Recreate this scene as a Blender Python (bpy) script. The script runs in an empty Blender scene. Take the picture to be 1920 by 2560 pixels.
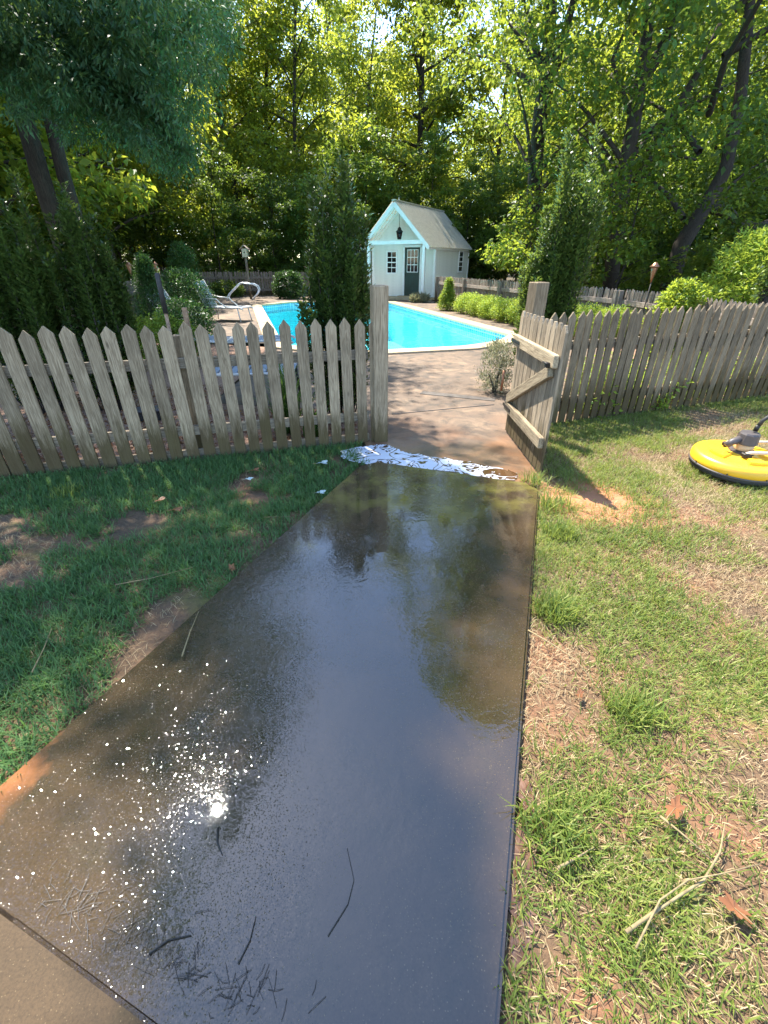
import bpy, bmesh, math, random
import numpy as np
from mathutils import Vector, Matrix, Quaternion

# ------------------------------------------------------------------ camera, sky, sun, exposure
SC = bpy.context.scene
COL = SC.collection
CAM_H = 1.58; PITCH = math.radians(29.7); FPX = 1100.0
cam = bpy.data.objects.new('camera', bpy.data.cameras.new('camera')); COL.objects.link(cam)
cam.location = (0, 0, CAM_H); cam.rotation_euler = (math.radians(90) - PITCH, 0, 0)
cam.data.sensor_fit = 'HORIZONTAL'; cam.data.sensor_width = 36; cam.data.lens = 36 * FPX / 1920
cam.data.clip_start = 0.02; cam.data.clip_end = 2000
SC.camera = cam
SUN = Vector((-.297, .419, .858)).normalized()
SUN_EL = math.asin(SUN.z); SUN_AZ = math.atan2(SUN.x, SUN.y)
W = bpy.data.worlds.new('World'); SC.world = W; W.use_nodes = True
_n = W.node_tree.nodes; _bg = _n['Background']
_sky = _n.new('ShaderNodeTexSky'); _sky.sky_type = 'NISHITA'; _sky.sun_disc = False
_sky.sun_elevation = SUN_EL; _sky.sun_rotation = SUN_AZ
_sky.air_density = 1.0; _sky.dust_density = 0.25; _sky.ozone_density = 2.2
W.node_tree.links.new(_sky.outputs[0], _bg.inputs[0]); _bg.inputs[1].default_value = 0.15
sl = bpy.data.lights.new('sun', 'SUN'); sl.energy = 3.8; sl.angle = math.radians(0.5); sl.color = (1, .93, .82)
so = bpy.data.objects.new('sun', sl); COL.objects.link(so); so.rotation_euler = SUN.to_track_quat('Z', 'Y').to_euler(); so.location = (-20, 30, 60)
SC.view_settings.view_transform = 'Standard'; SC.view_settings.look = 'None'; SC.view_settings.gamma = 1
SC.view_settings.exposure = 2.12
SC.render.engine = 'CYCLES'
SC.cycles.max_bounces = 8; SC.cycles.transparent_max_bounces = 12

# ------------------------------------------------------------------ pixel <-> place helpers (1920x2560 photo pixels)
CP, SP = math.cos(PITCH), math.sin(PITCH)
def ray(x, y):
    u = (x - 960) / FPX; v = (y - 1280) / FPX
    return u, CP - SP * v, -(SP + CP * v)
def gp(x, y, z=0.0):
    r = ray(x, y); t = (z - CAM_H) / r[2]
    return Vector((r[0] * t, r[1] * t, z))
def at(x, y, Y):
    r = ray(x, y); t = Y / r[1]
    return Vector((r[0] * t, Y, CAM_H + r[2] * t))
def proj(P):
    X, Y, Z = P[..., 0], P[..., 1], P[..., 2]
    d = Y * CP + (CAM_H - Z) * SP; v = (CAM_H - Z) * CP - Y * SP
    d = np.where(d < .05, np.nan, d)
    return 960 + FPX * X / d, 1280 + FPX * v / d
def inpoly(x, y, poly):
    c = np.zeros(np.shape(x), bool); n = len(poly)
    for i in range(n):
        x1, y1 = poly[i]; x2, y2 = poly[(i + 1) % n]
        with np.errstate(invalid='ignore', divide='ignore'):
            k = ((y1 > y) != (y2 > y)) & (x < (x2 - x1) * (y - y1) / ((y2 - y1) or 1e-9) + x1)
        c ^= k
    return c

# ------------------------------------------------------------------ node helpers
def new_mat(name):
    m = bpy.data.materials.new(name); m.use_nodes = True
    nt = m.node_tree; b = nt.nodes['Principled BSDF']
    return m, nt, b
def N(nt, t, **kw):
    n = nt.nodes.new(t)
    for k, v in kw.items():
        if k.startswith('i_'): n.inputs[int(k[2:])].default_value = v
        else: setattr(n, k, v)
    return n
def L(nt, a, b): nt.links.new(a, b)
def ramp(nt, fac, stops, interp='LINEAR'):
    r = N(nt, 'ShaderNodeValToRGB'); r.color_ramp.interpolation = interp
    els = r.color_ramp.elements
    while len(els) < len(stops): els.new(.5)
    for e, (p, c) in zip(els, stops):
        e.position = p; e.color = (*c, 1) if len(c) == 3 else c
    L(nt, fac, r.inputs[0]); return r
def g3(v): return (v, v, v)
def mixc(nt, fac, a, b, mode='MIX'):
    m = N(nt, 'ShaderNodeMix', data_type='RGBA', blend_type=mode)
    for s, v in ((0, fac), (6, a), (7, b)):
        if hasattr(v, 'is_linked') or isinstance(v, bpy.types.NodeSocket): L(nt, v, m.inputs[s])
        else: m.inputs[s].default_value = (*v, 1) if (s > 0 and len(v) == 3) else v
    return m.outputs[2]
def math_n(nt, op, a, b=None, c=None, clamp=False):
    m = N(nt, 'ShaderNodeMath', operation=op); m.use_clamp = clamp
    for i, v in enumerate((a, b, c)):
        if v is None: continue
        if isinstance(v, bpy.types.NodeSocket): L(nt, v, m.inputs[i])
        else: m.inputs[i].default_value = v
    return m.outputs[0]
def noise(nt, vec, scale, detail=4, rough=.55, dist=0.0, dim='3D'):
    n = N(nt, 'ShaderNodeTexNoise'); n.inputs['Scale'].default_value = scale; n.inputs['Detail'].default_value = detail
    n.inputs['Roughness'].default_value = rough; n.inputs['Distortion'].default_value = dist
    if vec is not None: L(nt, vec, n.inputs['Vector'])
    return n.outputs['Fac']
def mapping(nt, vec, scale=(1, 1, 1), loc=(0, 0, 0), rot=(0, 0, 0)):
    m = N(nt, 'ShaderNodeMapping'); m.inputs['Scale'].default_value = scale; m.inputs['Location'].default_value = loc; m.inputs['Rotation'].default_value = rot
    L(nt, vec, m.inputs[0]); return m.outputs[0]
def bump(nt, h, strength=.3, dist=.01, normal=None):
    b = N(nt, 'ShaderNodeBump'); b.inputs['Strength'].default_value = strength; b.inputs['Distance'].default_value = dist
    L(nt, h, b.inputs['Height'])
    if normal is not None: L(nt, normal, b.inputs['Normal'])
    return b.outputs[0]
def texco(nt, which='Object'): return N(nt, 'ShaderNodeTexCoord').outputs[which]
def simple(name, col, rough=.6, metal=0, var=.25, scale=30, bumps=0, spec=.5):
    m, nt, b = new_mat(name); tc = texco(nt)
    n = noise(nt, tc, scale, 5)
    lo = tuple(c * (1 - var) for c in col); hi = tuple(min(1, c * (1 + var)) for c in col)
    r = ramp(nt, n, [(.3, lo), (.7, hi)]); L(nt, r.outputs[0], b.inputs['Base Color'])
    b.inputs['Roughness'].default_value = rough; b.inputs['Metallic'].default_value = metal; b.inputs['Specular IOR Level'].default_value = spec
    if bumps: L(nt, bump(nt, n, bumps, .005), b.inputs['Normal'])
    return m
def wood(name, axis, dark, light, stain=True, ph=.36):
    """weathered wood, grain along the axis; mud and algae splashed on the foot"""
    m, nt, b = new_mat(name); tc = texco(nt)
    oi = N(nt, 'ShaderNodeObjectInfo')
    off = N(nt, 'ShaderNodeVectorMath', operation='SCALE'); off.inputs[0].default_value = (37, 11, 23); L(nt, oi.outputs['Random'], off.inputs[3])
    ad = N(nt, 'ShaderNodeVectorMath', operation='ADD'); L(nt, tc, ad.inputs[0]); L(nt, off.outputs[0], ad.inputs[1])
    sc = {'Z': (26, 26, 1.6), 'X': (1.6, 26, 26), 'Y': (26, 1.6, 26)}[axis]
    v1 = mapping(nt, ad.outputs[0], sc)
    n1 = noise(nt, v1, 1.0, 3, .6, 1.6)
    wv = math_n(nt, 'SINE', math_n(nt, 'MULTIPLY', n1, 34))
    n2 = noise(nt, mapping(nt, ad.outputs[0], tuple(s * 4 for s in sc)), 1.0, 4, .7)
    grain = math_n(nt, 'ADD', math_n(nt, 'MULTIPLY', wv, .13), n2)
    big = noise(nt, ad.outputs[0], 4.0, 3, .5)
    c1 = ramp(nt, grain, [(.22, dark), (.5, tuple((a + c) / 2 for a, c in zip(dark, light))), (.75, light)]).outputs[0]
    pick = math_n(nt, 'ADD', math_n(nt, 'MULTIPLY', oi.outputs['Random'], .45), .72)
    bm_ = math_n(nt, 'ADD', math_n(nt, 'MULTIPLY', big, .7), .62)
    fac = math_n(nt, 'MULTIPLY', pick, bm_)
    cc = N(nt, 'ShaderNodeVectorMath', operation='SCALE'); L(nt, c1, cc.inputs[0]); L(nt, fac, cc.inputs[3])
    col = cc.outputs[0]
    if stain:
        sx = N(nt, 'ShaderNodeSeparateXYZ'); L(nt, tc, sx.inputs[0])
        edge = math_n(nt, 'ADD', sx.outputs[2], math_n(nt, 'MULTIPLY', noise(nt, mapping(nt, ad.outputs[0], (30, 30, 4)), 1, 4, .75), -.62))
        edge = math_n(nt, 'ADD', edge, math_n(nt, 'MULTIPLY', oi.outputs['Random'], .22))
        msk = ramp(nt, edge, [(.0, g3(1)), (max(.02, ph - .12), g3(0))]).outputs[0]
        mud = mixc(nt, big, (.045, .024, .010), (.075, .062, .018))
        col = mixc(nt, math_n(nt, 'MULTIPLY', msk, .85), col, mud)
    # knots
    vo = N(nt, 'ShaderNodeTexVoronoi'); vo.inputs['Scale'].default_value = 1.0
    L(nt, mapping(nt, ad.outputs[0], {'Z': (7, 7, 2.4), 'X': (2.4, 7, 7), 'Y': (7, 2.4, 7)}[axis]), vo.inputs['Vector'])
    kn = ramp(nt, vo.outputs['Distance'], [(.03, g3(.75)), (.09, g3(0))]).outputs[0]
    col = mixc(nt, kn, col, tuple(c * .45 for c in dark))
    L(nt, col, b.inputs['Base Color']); b.inputs['Roughness'].default_value = .85; b.inputs['Specular IOR Level'].default_value = .25
    L(nt, bump(nt, grain, .55, .004), b.inputs['Normal'])
    return m
def leaf_mat(name, dark, mid, light, trans, tw=.45, gloss=.35, rough=.45):
    m, nt, b = new_mat(name)
    gi = N(nt, 'ShaderNodeNewGeometry')
    big = noise(nt, texco(nt), .55, 2)
    f = math_n(nt, 'ADD', math_n(nt, 'MULTIPLY', gi.outputs['Random Per Island'], .6), math_n(nt, 'MULTIPLY', big, .4))
    r = ramp(nt, f, [(.15, dark), (.5, mid), (.85, light)]).outputs[0]
    oi = N(nt, 'ShaderNodeObjectInfo'); k = math_n(nt, 'ADD', math_n(nt, 'MULTIPLY', oi.outputs['Random'], .5), .75)
    def sc_(c):
        v = N(nt, 'ShaderNodeVectorMath', operation='SCALE'); L(nt, c, v.inputs[0]); L(nt, k, v.inputs[3]); return v.outputs[0]
    L(nt, sc_(r), b.inputs['Base Color']); b.inputs['Roughness'].default_value = rough; b.inputs['Specular IOR Level'].default_value = gloss
    tr = N(nt, 'ShaderNodeBsdfTranslucent')
    tc = mixc(nt, f, tuple(c * .55 for c in trans), trans); L(nt, sc_(tc), tr.inputs[0])
    ms = N(nt, 'ShaderNodeMixShader'); ms.inputs[0].default_value = tw
    L(nt, b.outputs[0], ms.inputs[1]); L(nt, tr.outputs[0], ms.inputs[2])
    L(nt, ms.outputs[0], nt.nodes['Material Output'].inputs[0])
    return m

M = {}
M['wood_z'] = wood('weathered_wood_upright', 'Z', (.17, .122, .074), (.385, .30, .195))
M['wood_x'] = wood('weathered_wood_rail', 'X', (.14, .11, .078), (.36, .30, .22), stain=False)
M['backlit_z'] = wood('backlit_fence_upright', 'Z', (.095, .072, .046), (.25, .20, .13))  # backlit shade put into a darker copy of the fence wood
M['gate_z'] = wood('gate_wood_upright', 'Z', (.15, .115, .075), (.40, .32, .22), ph=.28)
M['gate_x'] = wood('gate_wood_rail', 'X', (.16, .12, .075), (.42, .34, .22), stain=False)
M['far_z'] = wood('far_fence_upright', 'Z', (.11, .085, .065), (.30, .25, .205), ph=.3)
M['far_x'] = wood('far_fence_rail', 'X', (.14, .11, .085), (.36, .30, .25), stain=False)
M['bark'] = wood('tree_bark', 'Z', (.018, .014, .011), (.085, .07, .056), stain=False)
M['leaf_wood'] = leaf_mat('woodland_leaf', (.035, .08, .012), (.075, .15, .02), (.14, .21, .032), (.58, .64, .06), .55)
M['leaf_far'] = leaf_mat('far_woodland_leaf', (.06, .11, .015), (.11, .18, .022), (.17, .24, .035), (.66, .68, .08), .6)
M['leaf_dark'] = leaf_mat('understory_leaf', (.026, .062, .015), (.05, .11, .022), (.09, .16, .034), (.32, .44, .05), .45)
M['leaf_shade_teal'] = leaf_mat('near_tree_leaf', (.024, .075, .035), (.045, .125, .055), (.085, .18, .075), (.22, .36, .07), .38)  # teal of the sky-lit shade mixed into the leaf colour
M['leaf_oak'] = leaf_mat('oak_leaf', (.03, .07, .012), (.06, .125, .018), (.11, .18, .03), (.48, .58, .06), .5)
M['leaf_holly'] = leaf_mat('holly_leaf', (.025, .055, .016), (.06, .115, .028), (.125, .19, .05), (.3, .42, .06), .33, .6, .3)
M['leaf_lime'] = leaf_mat('lime_leaf', (.10, .17, .02), (.17, .27, .03), (.27, .38, .05), (.55, .65, .08), .4)
M['leaf_conif'] = leaf_mat('conifer_leaf', (.018, .05, .014), (.034, .09, .022), (.06, .13, .03), (.12, .25, .04), .3)
M['leaf_sage'] = leaf_mat('rosemary_leaf', (.18, .19, .12), (.27, .28, .17), (.38, .38, .25), (.4, .4, .2), .3)
M['iris'] = leaf_mat('strap_leaf', (.03, .075, .02), (.055, .13, .03), (.09, .18, .045), (.2, .36, .05), .4)
M['white_paint'] = simple('white_paint', (.78, .80, .79), .55, var=.05, scale=6)
M['siding'] = simple('siding_paint', (.74, .75, .70), .6, var=.06, scale=5)
M['green_door'] = simple('green_door_paint', (.006, .03, .024), .35, var=.2, scale=8)
M['roof_metal'] = simple('ribbed_roof_metal', (.55, .52, .42), .5, .1, .1, 9)
M['dark_metal'] = simple('dark_metal', (.03, .028, .026), .5, .6, .3)
M['copper'] = simple('aged_copper', (.30, .15, .09), .4, .8, .3)
M['steel'] = simple('white_coated_tube', (.80, .82, .84), .25, 0, .04)
M['sling'] = simple('grey_sling', (.23, .26, .30), .8, 0, .15, 60)
M['chair_frame'] = simple('chair_frame', (.55, .54, .50), .4, 0, .1)
M['yellow'] = simple('yellow_plastic', (.78, .42, .02), .38, 0, .06, 5)
M['rubber'] = simple('black_rubber', (.022, .021, .02), .65, 0, .3, 40, .2)
M['pale_grip'] = simple('cream_metal', (.50, .44, .33), .45, .2, .12)
M['tan'] = simple('tan_label', (.55, .36, .18), .5, 0, .1)
M['grey_plastic'] = simple('grey_plastic', (.07, .06, .058), .5, 0, .2)
M['coping'] = simple('coping_concrete', (.40, .31, .19), .75, 0, .18, 14, .25)
M['liner'] = simple('pool_liner', (.16, .80, .88), .5, 0, .07, 1.1)
M['step_white'] = simple('pool_step_white', (.72, .80, .82), .5, 0, .06)
M['brown_leaf'] = leaf_mat('dead_leaf', (.16, .06, .025), (.26, .11, .045), (.36, .2, .09), (.3, .12, .04), .2)
M['pale_leaf'] = leaf_mat('upturned_leaf', (.42, .50, .46), (.5, .57, .53), (.58, .64, .6), (.3, .36, .3), .15)
M['twig'] = simple('dry_twig', (.22, .165, .08), .8, 0, .35, 50)
M['wet_twig'] = simple('wet_twig', (.018, .014, .01), .6, 0, .35, 50)
M['soapy'] = simple('white_flower', (.85, .85, .82), .6, 0, .04)
M['smear'] = simple('smooth_concrete_patch', (.085, .07, .058), .6, 0, .3, 12)
M['brickish'] = simple('old_handle_wood', (.27, .17, .10), .7, 0, .3, 40)
def glass_mat():
    m, nt, b = new_mat('window_glass'); b.inputs['Base Color'].default_value = (.012, .014, .016, 1); b.inputs['Roughness'].default_value = .04
    n = noise(nt, texco(nt), 3, 2); L(nt, bump(nt, n, .05, .01), b.inputs['Normal']); return m
M['glass'] = glass_mat()
def tile_mat():
    m, nt, b = new_mat('waterline_tile'); tc = texco(nt, 'UV')
    br = N(nt, 'ShaderNodeTexBrick'); L(nt, tc, br.inputs[0]); br.inputs['Scale'].default_value = 1
    br.offset = 0; br.inputs['Brick Width'].default_value = .12; br.inputs['Row Height'].default_value = .12; br.inputs['Mortar Size'].default_value = .012
    br.inputs['Color1'].default_value = (.05, .28, .46, 1); br.inputs['Color2'].default_value = (.16, .46, .60, 1); br.inputs['Mortar'].default_value = (.5, .68, .74, 1)
    L(nt, br.outputs[0], b.inputs['Base Color']); b.inputs['Roughness'].default_value = .2; return m
M['tile'] = tile_mat()
def water_mat():
    m, nt, b = new_mat('pool_water_surface'); nt.nodes.remove(b)
    tc = texco(nt)
    h = math_n(nt, 'ADD', noise(nt, tc, 1.6, 3, .5, .6), math_n(nt, 'MULTIPLY', noise(nt, tc, 7, 2, .5, .4), .25))
    bn = bump(nt, h, .35, .06)
    gl = N(nt, 'ShaderNodeBsdfGlossy'); gl.inputs['Roughness'].default_value = .03; L(nt, bn, gl.inputs['Normal'])
    tr = N(nt, 'ShaderNodeBsdfTransparent'); tr.inputs[0].default_value = (.72, .97, .99, 1)
    fr = N(nt, 'ShaderNodeFresnel'); fr.inputs[0].default_value = 1.33; L(nt, bn, fr.inputs['Normal'])
    ms = N(nt, 'ShaderNodeMixShader'); L(nt, fr.outputs[0], ms.inputs[0]); L(nt, tr.outputs[0], ms.inputs[1]); L(nt, gl.outputs[0], ms.inputs[2])
    L(nt, ms.outputs[0], nt.nodes['Material Output'].inputs[0]); return m
M['water'] = water_mat()
def path_mat(name, wet):
    m, nt, b = new_mat(name); tc = texco(nt)
    big = noise(nt, tc, 1.7, 5, .6, .5); med = noise(nt, tc, 7, 4, .6); fine = noise(nt, tc, 160, 3, .7)
    k = .5 if wet else .62
    c = ramp(nt, big, [(.25, (.05 * k, .036 * k, .022 * k)), (.5, (.10 * k, .068 * k, .038 * k)), (.75, (.16 * k, .10 * k, .05 * k))]).outputs[0]
    c = mixc(nt, ramp(nt, med, [(.5, g3(0)), (.72, g3(.5))]).outputs[0], c, (.055 * k, .05 * k, .025 * k))
    vo = N(nt, 'ShaderNodeTexVoronoi'); vo.inputs['Scale'].default_value = 150; L(nt, tc, vo.inputs['Vector'])
    spk = ramp(nt, vo.outputs['Distance'], [(.12, g3(1)), (.3, g3(0))]).outputs[0]
    rnd = N(nt, 'ShaderNodeSeparateColor'); L(nt, vo.outputs['Color'], rnd.inputs[0])
    spk = math_n(nt, 'MULTIPLY', spk, ramp(nt, rnd.outputs[0], [(.6, g3(0)), (1.0, g3(.5))]).outputs[0])
    c = mixc(nt, spk, c, (.30, .22, .12))
    c = mixc(nt, ramp(nt, fine, [(.3, g3(.45)), (.6, g3(0))]).outputs[0], c, (.02, .015, .01))
    # yellow-green algae at the far end
    sx = N(nt, 'ShaderNodeSeparateXYZ'); L(nt, tc, sx.inputs[0])
    if wet:
        alg = math_n(nt, 'MULTIPLY', ramp(nt, sx.outputs[1], [(0, g3(0)), (1, g3(1))]).outputs[0], 1)
        am = math_n(nt, 'MULTIPLY', ramp(nt, noise(nt, tc, 3.3, 4, .6), [(.42, g3(0)), (.62, g3(.65))]).outputs[0], N_step(nt, sx.outputs[1], 2.35, 3.0))
        c = mixc(nt, am, c, (.16, .14, .035))
    if wet:
        for q_, r_0 in ((gp(40, 1935, 0), .16), (gp(-40, 1990, 0), .2), (gp(130, 1862, 0), .09)):
            dd = N(nt, 'ShaderNodeVectorMath', operation='DISTANCE'); L(nt, tc, dd.inputs[0]); dd.inputs[1].default_value = (q_.x, q_.y, .03)
            c = mixc(nt, ramp(nt, math_n(nt, 'ADD', dd.outputs[1], math_n(nt, 'MULTIPLY', noise(nt, tc, 9, 4, .6), .16)), [(r_0 * .75, g3(.85)), (r_0 * 1.2, g3(0))]).outputs[0], c, (.26, .105, .04))
    L(nt, c, b.inputs['Base Color'])
    if wet:
        film = noise(nt, tc, 2.3, 3, .55, .3)
        rg = ramp(nt, math_n(nt, 'ADD', film, math_n(nt, 'MULTIPLY', fine, .12)), [(.30, g3(.62)), (.40, g3(.035))]).outputs[0]
        L(nt, rg, b.inputs['Roughness']); b.inputs['IOR'].default_value = 1.7
        rip = math_n(nt, 'ADD', noise(nt, tc, 22, 2, .5, .5), math_n(nt, 'MULTIPLY', noise(nt, tc, 75, 1, .5), .22))
        amp = ramp(nt, noise(nt, tc, 1.9, 2), [(.38, g3(.12)), (.62, g3(1))]).outputs[0]
        h = math_n(nt, 'MULTIPLY', rip, amp)
        grit = math_n(nt, 'MULTIPLY', spk, 1.1)
        bn = bump(nt, math_n(nt, 'ADD', h, grit), .2, .006)
        v2 = N(nt, 'ShaderNodeTexVoronoi'); v2.inputs['Scale'].default_value = 360; L(nt, tc, v2.inputs['Vector'])
        sb = N(nt, 'ShaderNodeVectorMath', operation='SUBTRACT'); L(nt, v2.outputs['Color'], sb.inputs[0]); sb.inputs[1].default_value = (.5, .5, .5)
        gm_ = N(nt, 'ShaderNodeSeparateXYZ'); L(nt, sb.outputs[0], gm_.inputs[0])
        gritty = ramp(nt, math_n(nt, 'SUBTRACT', noise(nt, tc, 2.0, 3, .6), math_n(nt, 'MULTIPLY', N_step(nt, sx.outputs[0], -.55, .1), .28)), [(.24, g3(.03)), (.48, g3(1))]).outputs[0]
        am2 = math_n(nt, 'MULTIPLY', math_n(nt, 'MULTIPLY', gritty, math_n(nt, 'MULTIPLY', gm_.outputs[2], gm_.outputs[2])), 1.35)
        sv = N(nt, 'ShaderNodeVectorMath', operation='SCALE'); L(nt, sb.outputs[0], sv.inputs[0]); L(nt, am2, sv.inputs[3])
        av = N(nt, 'ShaderNodeVectorMath', operation='ADD'); L(nt, bn, av.inputs[0]); L(nt, sv.outputs[0], av.inputs[1])
        nv = N(nt, 'ShaderNodeVectorMath', operation='NORMALIZE'); L(nt, av.outputs[0], nv.inputs[0])
        L(nt, nv.outputs[0], b.inputs['Normal'])
    else:
        b.inputs['Roughness'].default_value = .75; b.inputs['Specular IOR Level'].default_value = .2
        L(nt, bump(nt, math_n(nt, 'ADD', fine, spk), .5, .003), b.inputs['Normal'])
    return m
def N_step(nt, s, a, c):
    mr = N(nt, 'ShaderNodeMapRange', interpolation_type='SMOOTHSTEP'); L(nt, s, mr.inputs[0]); mr.inputs[1].default_value = a; mr.inputs[2].default_value = c
    return mr.outputs[0]
M['path'] = path_mat('wet_path_concrete', True)
M['slab'] = path_mat('damp_aggregate_slab', False)
def deck_mat():
    m, nt, b = new_mat('pool_deck_concrete'); tc = texco(nt)
    big = noise(nt, tc, .7, 6, .65, .8); fine = noise(nt, tc, 60, 4, .7)
    c = ramp(nt, big, [(.28, (.075, .055, .04)), (.5, (.135, .092, .06)), (.72, (.23, .145, .085))]).outputs[0]
    c = mixc(nt, ramp(nt, fine, [(.35, g3(.5)), (.65, g3(0))]).outputs[0], c, (.07, .05, .035))
    spots = noise(nt, tc, 5, 3, .6)
    c = mixc(nt, ramp(nt, spots, [(.5, g3(0)), (.62, g3(.75))]).outputs[0], c, (.05, .04, .03))
    c = mixc(nt, ramp(nt, noise(nt, tc, 1.9, 5, .7, 1.2), [(.5, g3(0)), (.7, g3(.6))]).outputs[0], c, (.30, .20, .12))
    # clay washed over the slab by the gate
    sx = N(nt, 'ShaderNodeSeparateXYZ'); L(nt, tc, sx.inputs[0])
    clay = math_n(nt, 'MULTIPLY', math_n(nt, 'SUBTRACT', 1.0, N_step(nt, sx.outputs[1], 4.2, 5.4)), ramp(nt, noise(nt, tc, 1.6, 4, .6), [(.4, g3(0)), (.62, g3(.6))]).outputs[0])
    c = mixc(nt, clay, c, (.30, .14, .06))
    L(nt, c, b.inputs['Base Color'])
    wet = N_step(nt, math_n(nt, 'ADD', sx.outputs[1], math_n(nt, 'MULTIPLY', big, .8)), 4.3, 4.9)
    L(nt, math_n(nt, 'ADD', math_n(nt, 'MULTIPLY', wet, .5), .28), b.inputs['Roughness'])
    L(nt, bump(nt, fine, .35, .003), b.inputs['Normal']); return m
M['deck'] = deck_mat()
def soil_mat():
    m, nt, b = new_mat('lawn_soil'); tc = texco(nt)
    n1 = noise(nt, tc, 2.1, 5, .6, .4); n2 = noise(nt, tc, 45, 5, .7); n3 = noise(nt, tc, 1.3, 4, .55)
    c = ramp(nt, n1, [(.3, (.085, .056, .03)), (.5, (.15, .085, .042)), (.7, (.25, .11, .052))]).outputs[0]
    moss = ramp(nt, n3, [(.52, g3(0)), (.62, g3(.8))]).outputs[0]
    c = mixc(nt, moss, c, (.13, .14, .022))
    c = mixc(nt, ramp(nt, n2, [(.35, g3(.55)), (.6, g3(0))]).outputs[0], c, (.045, .03, .018))
    gd = N(nt, 'ShaderNodeVectorMath', operation='DISTANCE'); L(nt, tc, gd.inputs[0]); gd.inputs[1].default_value = (1.62, 3.0, 0)
    clay = ramp(nt, math_n(nt, 'ADD', gd.outputs[1], math_n(nt, 'MULTIPLY', noise(nt, tc, 5, 4, .6), .7)), [(.62, g3(.9)), (.9, g3(0))]).outputs[0]
    c = mixc(nt, clay, c, (.42, .17, .075))
    L(nt, c, b.inputs['Base Color']); b.inputs['Roughness'].default_value = .9
    L(nt, bump(nt, math_n(nt, 'ADD', n2, noise(nt, tc, 12, 3)), .7, .02), b.inputs['Normal']); return m
M['soil'] = soil_mat()
M['forest_floor'] = simple('forest_floor', (.075, .055, .03), .95, 0, .5, 2.5)
M['mulch'] = simple('wood_chip_mulch', (.24, .14, .09), .9, 0, .6, 55, 1)
def foam_mat():
    m, nt, b = new_mat('soapy_puddle'); tc = texco(nt)
    w = noise(nt, tc, 4.2, 2, .5, 2.2); w2 = noise(nt, tc, 1.5, 2)
    band = math_n(nt, 'ABSOLUTE', math_n(nt, 'SUBTRACT', math_n(nt, 'FRACT', math_n(nt, 'MULTIPLY', w, 3.4)), .5))
    sx = N(nt, 'ShaderNodeSeparateXYZ'); L(nt, tc, sx.inputs[0])
    core = math_n(nt, 'SUBTRACT', 1.0, N_step(nt, sx.outputs[0], .15, .95))
    th = math_n(nt, 'ADD', band, math_n(nt, 'MULTIPLY', core, .40))
    f = ramp(nt, th, [(.46, g3(0)), (.52, g3(1))]).outputs[0]
    L(nt, mixc(nt, f, (.085, .045, .02), (.62, .64, .69)), b.inputs['Base Color'])
    L(nt, ramp(nt, f, [(0, g3(.03)), (1, g3(.45))]).outputs[0], b.inputs['Roughness'])
    L(nt, bump(nt, f, .15, .004), b.inputs['Normal']); return m
M['foam'] = foam_mat()
def grass_mat(name, stops, trans, tw=.35):
    m, nt, b = new_mat(name); gi = N(nt, 'ShaderNodeNewGeometry'); tc = texco(nt)
    f = math_n(nt, 'ADD', math_n(nt, 'MULTIPLY', gi.outputs['Random Per Island'], .62), math_n(nt, 'MULTIPLY', noise(nt, tc, 1.4, 3), .38))
    r = ramp(nt, f, stops).outputs[0]
    L(nt, r, b.inputs['Base Color']); b.inputs['Roughness'].default_value = .55; b.inputs['Specular IOR Level'].default_value = .28
    tr = N(nt, 'ShaderNodeBsdfTranslucent'); tr.inputs[0].default_value = (*trans, 1)
    ms = N(nt, 'ShaderNodeMixShader'); ms.inputs[0].default_value = tw; L(nt, b.outputs[0], ms.inputs[1]); L(nt, tr.outputs[0], ms.inputs[2])
    L(nt, ms.outputs[0], nt.nodes['Material Output'].inputs[0]); return m
M['grass_l'] = grass_mat('shade_tinted_blade', [(.2, (.045, .10, .03)), (.5, (.075, .155, .045)), (.8, (.12, .22, .07))], (.16, .30, .06))  # cool green of the shaded lawn put into the blade colour
M['grass_r'] = grass_mat('sun_tinted_blade', [(.2, (.06, .11, .02)), (.5, (.13, .18, .03)), (.8, (.25, .27, .065))], (.34, .40, .06))  # yellow of the sunlit lawn put into the blade colour
M['straw'] = grass_mat('dry_thatch', [(.2, (.16, .10, .05)), (.5, (.30, .215, .11)), (.8, (.46, .36, .20))], (.3, .22, .1), .2)

# ------------------------------------------------------------------ object helpers
def link(name, me, mat=None, parent=None):
    o = bpy.data.objects.new(name, me); COL.objects.link(o)
    if mat is not None and me is not None and not me.materials: me.materials.append(M[mat] if isinstance(mat, str) else mat)
    if parent is not None: o.parent = parent
    return o
def tag(o, label, cat, group=None):
    o['label'] = label; o['category'] = cat
    if group: o['group'] = group
    return o
def thing(name, label, cat, loc=(0, 0, 0), rz=0, group=None):
    o = bpy.data.objects.new(name, None); COL.objects.link(o); o.location = loc; o.rotation_euler = (0, 0, rz); o.empty_display_size = .1
    return tag(o, label, cat, group)
def struct(o): o['kind'] = 'structure'; return o
def stuff(o): o['kind'] = 'stuff'; return o
def bm_mesh(bm, name, smooth=False):
    me = bpy.data.meshes.new(name); bm.normal_update(); bm.to_mesh(me); bm.free()
    if smooth: me.polygons.foreach_set('use_smooth', [True] * len(me.polygons))
    return me
def add_box(bm, c, s, rot=None, bev=0.0):
    r = bmesh.ops.create_cube(bm, size=1); vs = r['verts']
    mt = Matrix.Translation(c) @ (rot.to_4x4() if rot is not None else Matrix()) @ Matrix.Diagonal((*s, 1))
    bmesh.ops.transform(bm, matrix=mt, verts=vs)
    if bev > 0:
        es = list({e for v in vs for e in v.link_edges}); bmesh.ops.bevel(bm, geom=es, offset=bev, segments=1, affect='EDGES')
def box_mesh(name, c, s, bev=.003, rot=None):
    bm = bmesh.new(); add_box(bm, c, s, rot, bev); return bm_mesh(bm, name)
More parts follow.
